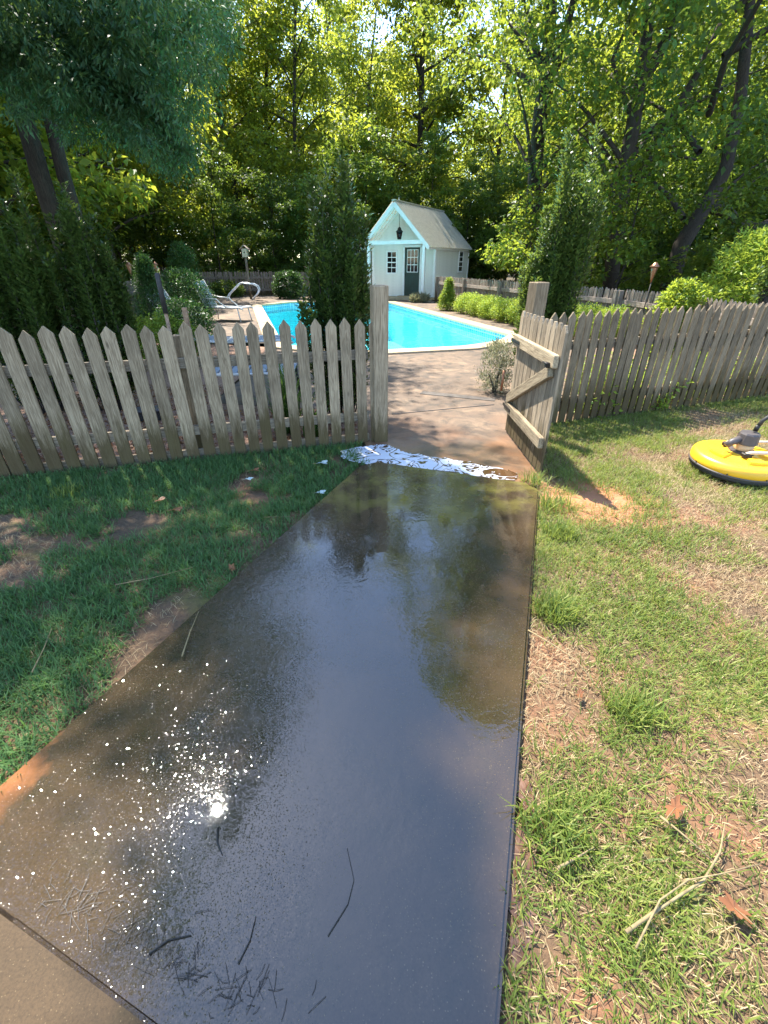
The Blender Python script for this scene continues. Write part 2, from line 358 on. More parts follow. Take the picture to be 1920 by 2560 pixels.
def bar(name, a, b, w, d, mat, parent, bev=.003, up=Vector((0, 0, 1))):
    """a straight bar from a to b: its own x axis runs along it"""
    a = Vector(a); b = Vector(b); x = (b - a).normalized(); y = up.cross(x).normalized(); z = x.cross(y)
    me = box_mesh(name, ((b - a).length / 2, 0, 0), ((b - a).length, d, w), bev)
    o = link(name, me, mat, parent); o.matrix_local = Matrix.Translation(a) @ Matrix((x, y, z)).transposed().to_4x4(); return o
def add_tube(bm, pts, rad, n=8, cap=True):
    pts = [Vector(p) for p in pts]; rad = rad if hasattr(rad, '__len__') else [rad] * len(pts)
    rings = []; prev = None
    for i, p in enumerate(pts):
        t = (pts[min(i + 1, len(pts) - 1)] - pts[max(i - 1, 0)]).normalized()
        if prev is None: prev = t.orthogonal().normalized()
        prev = (prev - t * prev.dot(t)).normalized(); q = t.cross(prev)
        rings.append([bm.verts.new(p + (prev * math.cos(2 * math.pi * k / n) + q * math.sin(2 * math.pi * k / n)) * rad[i]) for k in range(n)])
    for a, b in zip(rings, rings[1:]):
        for k in range(n): bm.faces.new((a[k], a[(k + 1) % n], b[(k + 1) % n], b[k]))
    if cap:
        bm.faces.new(rings[0][::-1]); bm.faces.new(rings[-1])
def tube_mesh(name, pts, rad, n=8): 
    bm = bmesh.new(); add_tube(bm, pts, rad, n); return bm_mesh(bm, name, True)
def lathe_mesh(name, prof, n=24, c=(0, 0)):
    bm = bmesh.new(); rings = []
    for r, z in prof:
        rings.append([bm.verts.new((c[0] + max(r, 1e-4) * math.cos(2 * math.pi * k / n), c[1] + max(r, 1e-4) * math.sin(2 * math.pi * k / n), z)) for k in range(n)])
    for a, b in zip(rings, rings[1:]):
        for k in range(n): bm.faces.new((a[k], a[(k + 1) % n], b[(k + 1) % n], b[k]))
    bm.faces.new(rings[0][::-1]); bm.faces.new(rings[-1]); return bm_mesh(bm, name, True)
def prism(name, poly, z0, z1, bev=0.0):
    bm = bmesh.new(); lo = [bm.verts.new((p[0], p[1], z0)) for p in poly]; hi = [bm.verts.new((p[0], p[1], z1)) for p in poly]
    n = len(poly); top = bm.faces.new(hi); bm.faces.new(lo[::-1])
    for i in range(n): bm.faces.new((lo[i], lo[(i + 1) % n], hi[(i + 1) % n], hi[i]))
    bmesh.ops.recalc_face_normals(bm, faces=bm.faces[:])
    if bev: bmesh.ops.bevel(bm, geom=[e for e in bm.edges if abs(e.verts[0].co.z - z1) < 1e-6 and abs(e.verts[1].co.z - z1) < 1e-6], offset=bev, segments=2, affect='EDGES')
    return bm_mesh(bm, name)
def np_mesh(name, verts, quads, tris=None):
    me = bpy.data.meshes.new(name); verts = np.asarray(verts, np.float32).reshape(-1, 3)
    loops = [np.asarray(quads, np.int32).ravel()]; nq = len(quads); tot = [np.full(nq, 4, np.int32)]
    if tris is not None: loops.append(np.asarray(tris, np.int32).ravel()); tot.append(np.full(len(tris), 3, np.int32))
    loops = np.concatenate(loops); tot = np.concatenate(tot)
    me.vertices.add(len(verts)); me.vertices.foreach_set('co', verts.ravel())
    me.loops.add(len(loops)); me.loops.foreach_set('vertex_index', loops)
    me.polygons.add(len(tot)); st = np.zeros(len(tot), np.int32); st[1:] = np.cumsum(tot)[:-1]
    me.polygons.foreach_set('loop_start', st); me.polygons.foreach_set('loop_total', tot)
    me.update(calc_edges=True); return me
def unit(v): return v / np.maximum(np.linalg.norm(v, axis=-1, keepdims=True), 1e-9)
def leaves(name, P, D, U, ln, wd, fold=.18):
    """one diamond leaf per point: P base, D direction, U up-ish, sizes"""
    D = unit(D); S = unit(np.cross(D, U)); Nn = np.cross(S, D)
    ln = ln[:, None]; wd = wd[:, None]
    v = np.stack([P, P + D * ln * .45 + S * wd * .5 + Nn * wd * fold, P + D * ln - Nn * ln * .08, P + D * ln * .45 - S * wd * .5 + Nn * wd * fold], 1)
    n = len(P); q = np.arange(n * 4).reshape(n, 4)
    return np_mesh(name, v.reshape(-1, 3), q)
def clump_leaves(rng, C, per, rad, flat=.65):
    n = len(C) * per; c = np.repeat(C, per, 0)
    o = rng.normal(0, 1, (n, 3)); o = unit(o) * (rng.random((n, 1)) ** .45) * np.repeat(rad, per)[:, None]; o[:, 2] *= flat
    return c + o, o
def foliage(name, rng, C, per, rad, ll, lw, droop=.35, flat=.65, outward=.6):
    P, o = clump_leaves(rng, C, per, rad, flat); n = len(P)
    D = rng.normal(0, 1, (n, 3)); D[:, 2] *= .45; D = unit(D) + unit(o + 1e-6) * outward; D[:, 2] -= droop
    U = rng.normal(0, .55, (n, 3)); U[:, 2] += 1
    s = .7 + .6 * rng.random(n)
    return leaves(name, P, D, U, ll * s, lw * s)

# ------------------------------------------------------------------ the setting
def holed(name, outer, inner, z):
    from mathutils.geometry import tessellate_polygon
    A = [Vector((x, y, 0)) for x, y in outer]; B = [Vector((x, y, 0)) for x, y in inner]; V = A + B; out = []
    for t3 in tessellate_polygon([A, B]):
        a, b_2, c_2 = (V[k] for k in t3); out.append(t3 if (b_2 - a).cross(c_2 - a).z > 0 else t3[::-1])
    me = bpy.data.meshes.new(name); me.from_pydata([(v.x, v.y, z) for v in V], [], out); return me
# undulating lawn soil sheet
def soil_sheet():
    nx, ny = 170, 120; xs = np.linspace(-9, 10, nx); ys = np.linspace(-3, 8.2, ny); X, Y = np.meshgrid(xs, ys)
    Z = -.012 + .008 * np.sin(X * 3.1 + 1.3 * np.sin(Y * 2)) * np.cos(Y * 2.7) + .005 * np.sin(X * 9 + Y * 7)
    Z = np.where(Y > 3.1, -.03, Z)
    v = np.stack([X, Y, Z], -1).reshape(-1, 3); i = np.arange(nx * ny).reshape(ny, nx)
    q = np.stack([i[:-1, :-1], i[:-1, 1:], i[1:, 1:], i[1:, :-1]], -1).reshape(-1, 4)
    return np_mesh('lawn_ground', v, q)
struct(link('lawn_ground', soil_sheet(), 'soil'))
yard = [(-.2, 4.22), (-.1, 3.6), (.5, 3.45), (1.25, 3.2), (1.36, 3.5), (1.38, 4.6), (5.6, 6.05), (5.9, 7.2), (5.8, 11.2), (2.2, 22.2), (1.8, 26), (-10.2, 26), (-6.2, 11), (-2.2, 10.2), (-2.2, 5.6), (-.2, 5.2)]
PW = 0.03   # path top
pl = [gp(910, 1150, PW), gp(1348, 1210, PW), gp(1340, 1400, PW), gp(1320, 1600, PW), gp(1308, 1800, PW), gp(1295, 2000, PW), gp(1280, 2200, PW), gp(1265, 2420, PW)]
ax = Vector((.99, 2.92)).normalized()
near_r = Vector(pl[1].xy) - ax * 4.6
left_far = Vector(pl[0].xy)
near_l = left_far - Vector((1.16, 2.87)).normalized() * 4.5
path_poly = [tuple(left_far - Vector((.04, .12))), tuple(left_far + Vector((.12, -.03))), tuple(Vector(pl[1].xy) - Vector((.1, -.03))), tuple(Vector(pl[1].xy) - Vector((.03, .1))), tuple(near_r), tuple(near_l)]
struct(link('wet_path', prism('wet_path', path_poly, -.1, PW, .012), 'path'))
ns = [gp(-60, 2215, .04), gp(0, 2262, .04), gp(200, 2432, .04), gp(400, 2562, .04)]
d_ = (ns[3] - ns[1]).normalized(); a_ = ns[1] - d_ * 3; b_ = ns[3] + d_ * 2.0; nrm = Vector((d_.y, -d_.x, 0))
if nrm.y > 0: nrm = -nrm
slab_poly = [tuple(v.xy) for v in (a_, b_, b_ + nrm * 1.6, a_ + nrm * 1.6)]
struct(link('near_slab', prism('near_slab', slab_poly, -.1, .042, .012), 'slab'))
# pool frame
pa = Vector((-.28, .96, 0)).normalized(); pb = Vector((.96, .28, 0)).normalized()
p0 = Vector((.2, 9.32, 0)) + pb * (Vector((3.41, 10.26, 0)) - Vector((.2, 9.32, 0))).length     # near right corner
PWID, PLEN, CH = 5.45, 12.6, 1.25
def pool_pt(a, w, z=0): q = p0 + pa * a - pb * w; return Vector((q.x, q.y, z))
def pool_ring(off):
    """pool outline grown by off metres: chamfered corners and a rounded step bay at the near right"""
    L0, W0, c = PLEN, PWID, CH; k = off * .414
    pts = [(c - k, -off)] + [(L0 - c + k, -off), (L0 + off, c - k), (L0 + off, W0 - c + k), (L0 - c + k, W0 + off), (c - k, W0 + off), (-off, W0 - c + k), (-off, c - k + .55)]
    # rounded bay in the near right chamfer
    bay = []
    for i in range(7):
        t = i / 6; a = (-off) * (1 - t) + (c - k) * t; w = (c - k + .55) * (1 - t) + (-off) * t
        s = math.sin(math.pi * t) * .16
        bay.append((a - s, w - s))
    return [pool_pt(a, w) for a, w in pts] + [pool_pt(a, w) for a, w in bay[1:-1]]
def ring_strip(name, A, B, za, zb, mat):
    bm = bmesh.new(); va = [bm.verts.new((p.x, p.y, za)) for p in A]; vb = [bm.verts.new((p.x, p.y, zb)) for p in B]; n = len(A)
    uv = bm.loops.layers.uv.new('UVMap'); s = 0
    for i in range(n):
        j = (i + 1) % n; ln = (A[j] - A[i]).length; f = bm.faces.new((va[i], va[j], vb[j], vb[i]))
        w = abs(za - zb) + (A[i] - B[i]).length
        for lp, u in zip(f.loops, ((s, 0), (s + ln, 0), (s + ln, w), (s, w))): lp[uv].uv = u
        s += ln
    return link(name, bm_mesh(bm, name), mat)
R0 = pool_ring(0); R1 = pool_ring(.34)
RH = [(p.x, p.y) for p in pool_ring(.2)]
struct(link('pool_deck', holed('pool_deck', yard, RH, 0), 'deck'))
struct(link('forest_ground', holed('forest_ground', [(-600, -600), (600, -600), (600, 600), (-600, 600)], RH, -.06), 'forest_floor'))
def coping():
    bm = bmesh.new(); A, B = R1, pool_ring(-.03); n = len(A); va = [[bm.verts.new((p.x, p.y, z)) for p in R] for R, z in ((A, .002), (A, .035), (B, .035), (B, -.02))]
    for r, s in zip(va, va[1:]):
        for i in range(n): bm.faces.new((r[i], r[(i + 1) % n], s[(i + 1) % n], s[i]))
    bmesh.ops.recalc_face_normals(bm, faces=bm.faces[:]); return bm_mesh(bm, 'pool_coping')
struct(link('pool_coping', coping(), 'coping'))
struct(ring_strip('waterline_tile', R0, R0, .03, -.34, 'tile'))
struct(ring_strip('pool_wall', R0, R0, -.34, -1.5, 'liner'))
struct(link('pool_floor', prism('pool_floor', [(p.x, p.y) for p in pool_ring(.01)], -1.6, -1.5), 'liner'))
wm = bpy.data.meshes.new('pool_water'); wm.from_pydata([(p.x, p.y, -.12) for p in R0], [], [list(range(len(R0)))]); struct(link('pool_water', wm, 'water'))
stp = thing('pool_steps', 'white moulded steps in the near right corner of the pool', 'pool steps')
for k in range(3):
    link('step', prism('step', [tuple(pool_pt(a, w).xy) for a, w in ((.1, 1.8 + k * .35), (.02, 1.0), (.6, .4), (1.0, .02), (1.8 + k * .35, .1))], -1.5, -.2 - k * .27, .02), 'step_white', stp)
# mulch bed behind the left fence and garden bed at the left
def sheet(name, poly, z, mat):
    me = bpy.data.meshes.new(name); me.from_pydata([(x, y, z) for x, y in poly], [], [list(range(len(poly)))]); return struct(link(name, me, mat))
sheet('mulch_bed', [(-.18, 4.27), (-.2, 5.19), (-2.19, 5.59), (-2.19, 10.2), (-6.3, 11.2), (-10.3, 26), (-16, 26), (-10, 3), (-4.4, 3.12)], -.004, 'mulch')
sheet('hedge_bed', [(3.1, 17.2), (3.9, 17.2), (5.75, 11.0), (5.75, 6.4), (3.3, 5.4), (3.0, 6.4), (4.6, 8.5), (4.5, 11.5)], .004, 'mulch')
# concrete joints
for a, b in (((980, 1036), (1235, 1012)),):
    A, B = gp(*a), gp(*b); struct(bar('joint_strip', (A.x, A.y, .003), (B.x, B.y, .003), .006, .012, 'grey_plastic', None, 0))
A, B = gp(1090, 983), gp(1238, 1000); struct(bar('smooth_strip', (A.x - .2, A.y + .02, .003), (B.x, B.y, .003), .006, .14, 'smear', None, 0))  # smooth darker band of concrete across the deck
# soapy puddle
pud = [gp(x, y) for x, y in ((862, 1150), (858, 1128), (905, 1118), (960, 1112), (1010, 1130), (1080, 1142), (1150, 1152), (1240, 1170), (1290, 1185), (1270, 1205), (1150, 1185), (1000, 1168), (905, 1160))]
def organic(P, k=8, amp=.03, seed=1):
    rr = random.Random(seed); out = []; n = len(P)
    for i in range(n):
        p0_, p1_, p2_, p3_ = (P[(i + d) % n] for d in (-1, 0, 1, 2))
        for j in range(k):
            t_ = j / k; q = .5 * ((2 * p1_) + (p2_ - p0_) * t_ + (2 * p0_ - 5 * p1_ + 4 * p2_ - p3_) * t_ ** 2 + (3 * p1_ - p0_ - 3 * p2_ + p3_) * t_ ** 3)
            a = rr.random() * 6.28; out.append(q + Vector((math.cos(a), math.sin(a), 0)) * amp * rr.random())
    return out
pud = organic(pud)
pm = bpy.data.meshes.new('soapy_puddle'); pm.from_pydata([(p.x - .3, p.y - 3.6, .006) for p in pud], [], [list(range(len(pud)))])
po = stuff(link('soapy_puddle', pm, 'foam')); po.location = (.3, 3.6, 0); tag(po, 'white soap foam swirling on a puddle at the end of the path', 'foam')

mud = organic([gp(x, y) for x, y in ((1298, 1960), (1330, 1970), (1362, 2050), (1340, 2120), (1332, 2230), (1325, 2330), (1285, 2420), (1275, 2200))], 6, .03, 3)
mm = bpy.data.meshes.new('mud_puddle'); mm.from_pydata([(p.x, p.y, -.002) for p in mud], [], [list(range(len(mud)))])
mw, nt_, b__ = new_mat('wet_clay'); n__ = noise(nt_, texco(nt_), 14, 4); L(nt_, ramp(nt_, n__, [(.3, (.05, .025, .013)), (.7, (.14, .07, .036))]).outputs[0], b__.inputs['Base Color']); L(nt_, ramp(nt_, n__, [(.4, g3(.06)), (.6, g3(.4))]).outputs[0], b__.inputs['Roughness']); L(nt_, bump(nt_, n__, .4, .02), b__.inputs['Normal'])
tag(stuff(link('mud_puddle', mm, mw)), 'wet reddish mud along the right edge of the path near the camera', 'mud')

# ------------------------------------------------------------------ fences
rnd = random.Random(5)
def picket_mesh(name, w, h, t, tip, sq=0.0):
    bm = bmesh.new(); pr = [(-w / 2, 0), (w / 2, 0), (w / 2, h - tip), (sq, h), (-sq, h), (-w / 2, h - tip)] if sq else [(-w / 2, 0), (w / 2, 0), (w / 2, h - tip), (0, h), (-w / 2, h - tip)]
    f = [bm.verts.new((x, -t / 2, z)) for x, z in pr]; k = [bm.verts.new((x, t / 2, z)) for x, z in pr]; n = len(pr)
    bm.faces.new(f); bm.faces.new(k[::-1])
    for i in range(n): bm.faces.new((f[(i + 1) % n], f[i], k[i], k[(i + 1) % n]))
    bmesh.ops.recalc_face_normals(bm, faces=bm.faces[:])
    bmesh.ops.bevel(bm, geom=bm.edges[:], offset=.0025, segments=1, affect='EDGES')
    return bm_mesh(bm, name)
class Fence:
    def __init__(s, name, label, A, B, group=None):
        s.A = Vector((*A, 0)); s.B = Vector((*B, 0)); s.d = (s.B - s.A).normalized(); s.len = (s.B - s.A).length
        s.root = thing(name, label, 'fence', s.A, math.atan2(s.d.y, s.d.x), group)
    def picket(s, me, x, y=0, mat='wood_z', lean=0, dz=0, name='picket'):
        o = link(name, me, mat, s.root); o.location = (x, y, dz); o.rotation_euler = (rnd.gauss(0, .006), lean, rnd.gauss(0, .02)); return o
    def rail(s, x0, x1, z, y, w=.085, t=.035, mat='wood_x', name='rail'):
        return bar(name, (x0, y, z), (x1, y, z + rnd.gauss(0, .004)), w, t, mat, s.root)
    def post(s, x, y, w, h, mat='wood_z', name='post'):
        o = link(name, box_mesh('post', (0, 0, h / 2 - .02), (w, w, h + .04), .006), mat, s.root); o.location = (x, y, 0); o.rotation_euler = (rnd.gauss(0, .008), rnd.gauss(0, .008), rnd.gauss(0, .03)); return o
# left fence: pickets stand where the photo shows them on the fence line
LF = Fence('picket_fence', 'weathered grey picket fence along the shaded lawn, left of the gate opening', (-4.9, 2.89), (-.12, 4.21))
def on_line(px, F, y):
    """distance along the fence line where the sight line of photo column px crosses it"""
    u, f, _ = ray(px, y); dx, dy = u, f
    den = dx * F.d.y - dy * F.d.x
    return (dx * -F.A.y + dy * F.A.x) / -den if False else ((F.A.y * dx - F.A.x * dy) / (F.d.x * dy - F.d.y * dx))
lpx = [12, 53, 98, 145, 191, 236, 280, 323, 365, 405, 446, 487, 528, 567, 604, 639, 673, 708, 744, 778, 811, 843, 876, 908, 940]
lxs = [on_line(p, LF, 1195 - (p / 940) * 90) for p in lpx]
lxs = [lxs[0] - .165 * k for k in range(7, 0, -1)] + lxs
for i, x in enumerate(lxs):
    q = i / len(lxs); w = .112 - .02 * q; h = rnd.uniform(1.135, 1.165)
    LF.picket(picket_mesh('picket', w * rnd.uniform(.96, 1.03), h, .02, .055 + rnd.uniform(0, .01)), x, 0, 'wood_z', rnd.gauss(0, .004))
LF.rail(lxs[0] - .1, LF.len - .02, .84, .04); LF.rail(lxs[0] - .1, LF.len - .02, .26, .04)
LF.rail(lxs[0] - .1, LF.len - .02, .03, .042, .1, .025, 'wood_x', 'kickboard')
for px in (505,): LF.post(on_line(px, LF, 1140), .1, .09, 1.05)
LF.post(LF.len - 2.85 - 1.35, .1, .09, 1.05)
LF.post(LF.len + .085, .02, .135, 1.40, 'wood_z', 'gate_post')
# right fence
RF = Fence('picket_fence', 'weathered picket fence along the sunny lawn, right of the open gate', (1.46, 4.62), (7.0, 6.58))
rpm = [picket_mesh('picket', w, h, .02, .06) for w, h in ((.084, 1.16), (.088, 1.145), (.082, 1.17))]
x = .22
while x < RF.len: 
    RF.picket(rpm[rnd.randrange(3)], x, 0, 'backlit_z', rnd.gauss(0, .008)); x += rnd.uniform(.108, .116)
for z in (.82, .24): RF.rail(-.02, RF.len, z, .035)
for xx in (2.35, 4.75): RF.post(xx, .1, .09, 1.08)
RF.post(-.02, .0, .135, 1.41, 'wood_z', 'gate_post')
# gate
GH = Vector((1.30, 4.52)); GE = Vector((1.30, 3.40)); gd = (GE - GH).normalized()
gt = thing('garden_gate', 'open wooden picket gate with Z-shaped brace, swung out over the lawn edge', 'gate', (GH.x, GH.y, .02), math.atan2(gd.y, gd.x) + .015)
gm = [picket_mesh('picket', w, 1.16, .02, .05, .014) for w in (.092, .096, .089)]
for i in range(11):
    o = link('picket', gm[i % 3], 'gate_z', gt); o.location = (.055 + i * .1035, 0, rnd.uniform(-.006, .006)); o.rotation_euler = (0, rnd.gauss(0, .003), 0)
# camera side of the gate is its local -y (towards -X in the world)
gy = -.033
bar('rail', (.0, gy, .905), (1.12, gy, .905), .095, .042, 'gate_x', gt, .005)
bar('rail', (.0, gy, .265), (1.12, gy, .265), .095, .042, 'gate_x', gt, .005)
bar('brace', (.03, gy - .002, .335), (1.06, gy - .002, .83), .09, .04, 'gate_x', gt, .005)
lt = link('latch', box_mesh('latch', (1.04, gy - .035, .87), (.05, .03, .04), .006), 'dark_metal', gt)
link('latch_bolt', tube_mesh('latch_bolt', [(1.0, gy - .055, .885), (1.09, gy - .055, .885)], .008), 'dark_metal', lt)
for z in (.9, .27):
    hg = link('hinge', box_mesh('hinge', (.1, gy - .026, z), (.26, .006, .03), .001), 'dark_metal', gt)
link('spring', tube_mesh('spring', [(-.03, gy - .06, .60), (-.04, gy - .06, .40)], .012), 'copper', gt)
# far fences round the pool yard
def far_fence(label, A, B, side, h=1.03, sp=.105, w=.085, mat='far_z'):
    F = Fence('picket_fence', label, A, B)
    ms = [picket_mesh('picket', w * k, h * j, .02, .05) for k, j in ((1, 1), (1.04, .99), (.96, 1.012))]
    x = .06
    while x < F.len: F.picket(ms[rnd.randrange(3)], x, 0, mat, rnd.gauss(0, .012)); x += sp * rnd.uniform(.97, 1.04)
    for z in (h * .74, h * .25): F.rail(0, F.len, z, side * .035, .1, .04, 'far_x')
    n = max(2, round(F.len / 2.4))
    for i in range(n + 1): F.post(F.len * i / n, side * .09, .1, h * .97, mat)
    return F
far_fence('brown picket fence behind the clipped hedge on the right of the pool', (2.35, 21.3), (5.45, 11.3), -1)
far_fence('short grey picket fence beside the round shrub at the right edge', (5.5, 11.2), (5.75, 6.7), -1)
far_fence('dark shaded picket fence at the back of the pool behind the birdhouse', (-10.3, 25.6), (-.6, 25.9), -1, 1.12, .135, .105)
far_fence('slanting grey picket fence beyond the left garden bed', (-10.25, 25.5), (-6.6, 12.2), 1, 1.1, .13, .1)

# ------------------------------------------------------------------ pool house
HC = Vector((2.32, 22.9, 0)); HR = math.radians(-28)
hs = thing('pool_house', 'small white gabled pool house with porch, green door and ribbed metal roof', 'pool house', HC, HR)
HW, HL, EH = 3.22, 4.5, 2.14
RX = -HW / 2; RZ = 3.82; sl_ = 1.0
link('foundation', box_mesh('foundation', (-HW / 2, HL / 2 - .45, .04), (HW + .1, HL + 1.0, .1), .01), 'coping', hs)
wl = link('wall', box_mesh('wall', (-HW / 2, HL / 2, EH / 2 + .05), (HW - .06, HL - .06, EH), .0), 'siding', hs)
def clap(x0, x1, z, hgt, mat, tilt=.018):
    bm = bmesh.new()
    v = [bm.verts.new(c) for c in ((x0, -.03, z), (x1, -.03, z), (x1, -.03 + tilt * .7, z + hgt), (x0, -.03 + tilt * .7, z + hgt), (x0, .03, z), (x1, .03, z), (x1, .03, z + hgt), (x0, .03, z + hgt))]
    for f in ((0, 1, 2, 3), (5, 4, 7, 6), (4, 0, 3, 7), (1, 5, 6, 2), (3, 2, 6, 7), (4, 5, 1, 0)): bm.faces.new([v[i] for i in f])
    return bm_mesh(bm, 'siding_board')
bh = .118; nb = 18
mf = clap(-HW + .02, -.02, 0, bh + .004, 'siding', .036)
for i in range(nb):
    o = link('siding_board', mf, 'siding', hs); o.location = (0, .0, .1 + i * bh)
ms_ = clap(.02, HL - .02, 0, bh + .004, 'siding', .036)
for i in range(nb - 1):
    o = link('siding_board', ms_, 'siding', hs); o.location = (0, 0, .1 + i * bh); o.rotation_euler = (0, 0, math.pi / 2)
# gable boards
zt = .1 + nb * bh
while zt < RZ - .25:
    hw_ = (RZ - .12 - zt) / 1.0
    if hw_ > .12:
        o = link('siding_board', clap(RX - min(hw_, HW / 2 - .02), RX + min(hw_, HW / 2 - .02), 0, bh + .004, 'siding'), 'siding', hs); o.location = (0, 0, zt)
    zt += bh
# gable core
bm = bmesh.new()
tri = [(RX - 1.5, EH), (RX + 1.5, EH), (RX, RZ - .16)]
va = [bm.verts.new((x_, .03, z)) for x_, z in tri]; vb = [bm.verts.new((x_, HL - .03, z)) for x_, z in tri]
bm.faces.new(va); bm.faces.new(vb[::-1])
for i in range(3): bm.faces.new((va[(i + 1) % 3], va[i], vb[i], vb[(i + 1) % 3]))
link('gable_core', bm_mesh(bm, 'gable_core'), 'siding', hs)
for x_, y_ in ((-.02, -.015), (-HW + .02, -.015), (-.0, HL)):
    link('corner_board', box_mesh('corner_board', (x_, y_, EH / 2 + .08), (.11, .11, EH - .06), .004), 'white_paint', hs)
# roof: ribbed sheets
def roof_sheet(sgn):
    ribs = 26; bm = bmesh.new(); y0, y1 = -1.05, HL + .15; n = ribs * 4
    half = 1.78; rows = []
    for k in range(n + 1):
        y = y0 + (y1 - y0) * k / n; d = .045 * (1 if (k % 4) in (1, 2) else 0)
        rows.append([bm.verts.new((RX + sgn * (d * .7), y, RZ + d * .7)), bm.verts.new((RX + sgn * (half + d * .7), y, RZ - half * .97 + d * .7))])
    for a, b in zip(rows, rows[1:]): bm.faces.new((a[0], a[1], b[1], b[0]))
    r = bmesh.ops.solidify(bm, geom=bm.faces[:], thickness=.012)
    return bm_mesh(bm, 'roof')
for sgn in (1, -1): rf = link('roof', roof_sheet(sgn), 'roof_metal', hs)
link('ridge_cap', prism('ridge_cap', [(RX - .09, -1.06), (RX + .09, -1.06), (RX + .09, HL + .16), (RX - .09, HL + .16)], RZ - .01, RZ + .035, .01), 'roof_metal', hs)
# barge boards, rafters, beam, posts
for sgn in (1, -1):
    for y_ in (-1.02, HL + .1):
        bar('barge_board', (RX, y_, RZ - .10), (RX + sgn * 1.70, y_, RZ - .10 - 1.70 * .97), .17, .035, 'white_paint', hs, .003, Vector((0, 0, 1)))
    for y_ in (-.72, -.42, -.14):
        bar('rafter', (RX, y_, RZ - .10), (RX + sgn * 1.62, y_, RZ - .10 - 1.62 * .97), .09, .04, 'white_paint', hs, .003)
    for k in range(6):
        t0 = .15 + k * .26
        bar('soffit_slat', (RX + sgn * t0, -.99, RZ - .045 - t0 * .97), (RX + sgn * t0, -.06, RZ - .045 - t0 * .97), .02, .14, 'white_paint', hs, .002)
    bar('fascia', (RX + sgn * 1.69, -1.0, RZ - .1 - 1.69 * .97), (RX + sgn * 1.69, HL + .1, RZ - .1 - 1.69 * .97), .13, .03, 'white_paint', hs, .002)
PY = -.92
bar('tie_beam', (-HW + .02, PY, 2.30), (-.06, PY, 2.30), .15, .1, 'white_paint', hs, .004)
for x_ in (-.17, -2.93): link('post', box_mesh('post', (x_, PY, 1.16), (.13, .13, 2.13), .005), 'white_paint', hs)
for x_ in (-.03, -HW + .06): bar('side_beam', (x_, PY + .05, 2.20), (x_, .0, 2.20), .13, .08, 'white_paint', hs, .004)
def window(parent, c, w, h, axis, cols, rows, sash=True):
    """c centre on the wall face, axis 'x' for the front wall, 'y' for the side wall"""
    def bx(name, du, dz, su, sz, dep, out, mat, par):
        if axis == 'x': return link(name, box_mesh(name, (c[0] + du, c[1] - out, c[2] + dz), (su, dep, sz), .002), mat, par)
        return link(name, box_mesh(name, (c[0] + out, c[1] + du, c[2] + dz), (dep, su, sz), .002), mat, par)
    wn = bx('window', 0, 0, w + .02, h + .02, .02, .035, 'white_paint', parent)
    for du, su, dz, sz in ((-w / 2 - .03, .06, 0, h + .12), (w / 2 + .03, .06, 0, h + .12), (0, w, h / 2 + .03, .06), (0, w + .16, -h / 2 - .03, .05)):
        bx('frame', du, dz, su, sz, .04, .045, 'white_paint', wn)
    cw, chh = w / cols, h / rows
    for i in range(cols):
        for j in range(rows):
            bx('pane', -w / 2 + cw * (i + .5), -h / 2 + chh * (j + .5), cw - .022, chh - (.045 if sash and j in (rows // 2 - 1, rows // 2) else .022), .006, .047, 'glass', wn)
window(hs, (-2.19, 0, 1.52), .46, .86, 'x', 2, 4)
window(hs, (0, 3.3, 1.55), .5, .86, 'y', 2, 4)
# door
dx = -1.12
dr = link('door', box_mesh('door', (dx, -.045, 1.13), (.76, .04, 1.98), .004), 'green_door', hs)
for du, su, dz, sz in ((-.43, .09, 1.15, 2.06), (.43, .09, 1.15, 2.06), (0, .95, 2.17, .09)):
    link('door_frame', box_mesh('door_frame', (dx + du, -.05, dz), (su, .06, sz), .003), 'white_paint', hs)
link('glazing_bars', box_mesh('glazing_bars', (dx + .02, -.068, 1.58), (.56, .012, .92), .002), 'white_paint', dr)
for i in range(3):
    for j in range(3): link('pane', box_mesh('pane', (dx + .02 + (i - 1) * .18, -.073, 1.58 + (j - 1) * .298), (.155, .006, .272), .001), 'glass', dr)
for i in (-1, 1): link('panel', box_mesh('panel', (dx + i * .17, -.067, .62), (.26, .012, .7), .006), 'green_door', dr)
link('handle', lathe_mesh('handle', [(.0, 0), (.028, .01), (.03, .03), (.012, .05), (.012, .06)], 12), 'dark_metal', dr).matrix_local = Matrix.Translation((dx - .32, -.065, 1.02)) @ Matrix.Rotation(math.pi / 2, 4, 'X')
link('door_step', box_mesh('door_step', (dx, -.22, .11), (1.2, .34, .06), .006), 'coping', hs)
# lantern under the gable
lm = Matrix.Translation(HC) @ Matrix.Rotation(HR, 4, 'Z')
lp = lm @ Vector((RX + .05, -.55, 0))
ln_ = thing('hanging_lantern', 'grey hanging lantern under the porch gable of the white pool house', 'lantern', (lp.x, lp.y, 2.42))
link('chain', tube_mesh('chain', [(0, 0, .46), (0, 0, 1.18)], .008, 6), 'dark_metal', ln_)
link('cap', lathe_mesh('cap', [(.16, .27), (.155, .3), (.09, .36), (.07, .43), (.02, .47)], 12), 'dark_metal', ln_)
link('glass', lathe_mesh('glass', [(.075, .02), (.12, .27)], 6), 'glass', ln_)
link('base', lathe_mesh('base', [(.085, 0), (.085, .03)], 6), 'dark_metal', ln_)
for k in range(6):
    a = k * math.pi / 3; link('bar', tube_mesh('bar', [(.08 * math.cos(a), .08 * math.sin(a), .02), (.128 * math.cos(a), .128 * math.sin(a), .28)], .009, 5), 'dark_metal', ln_)
exec_later = []

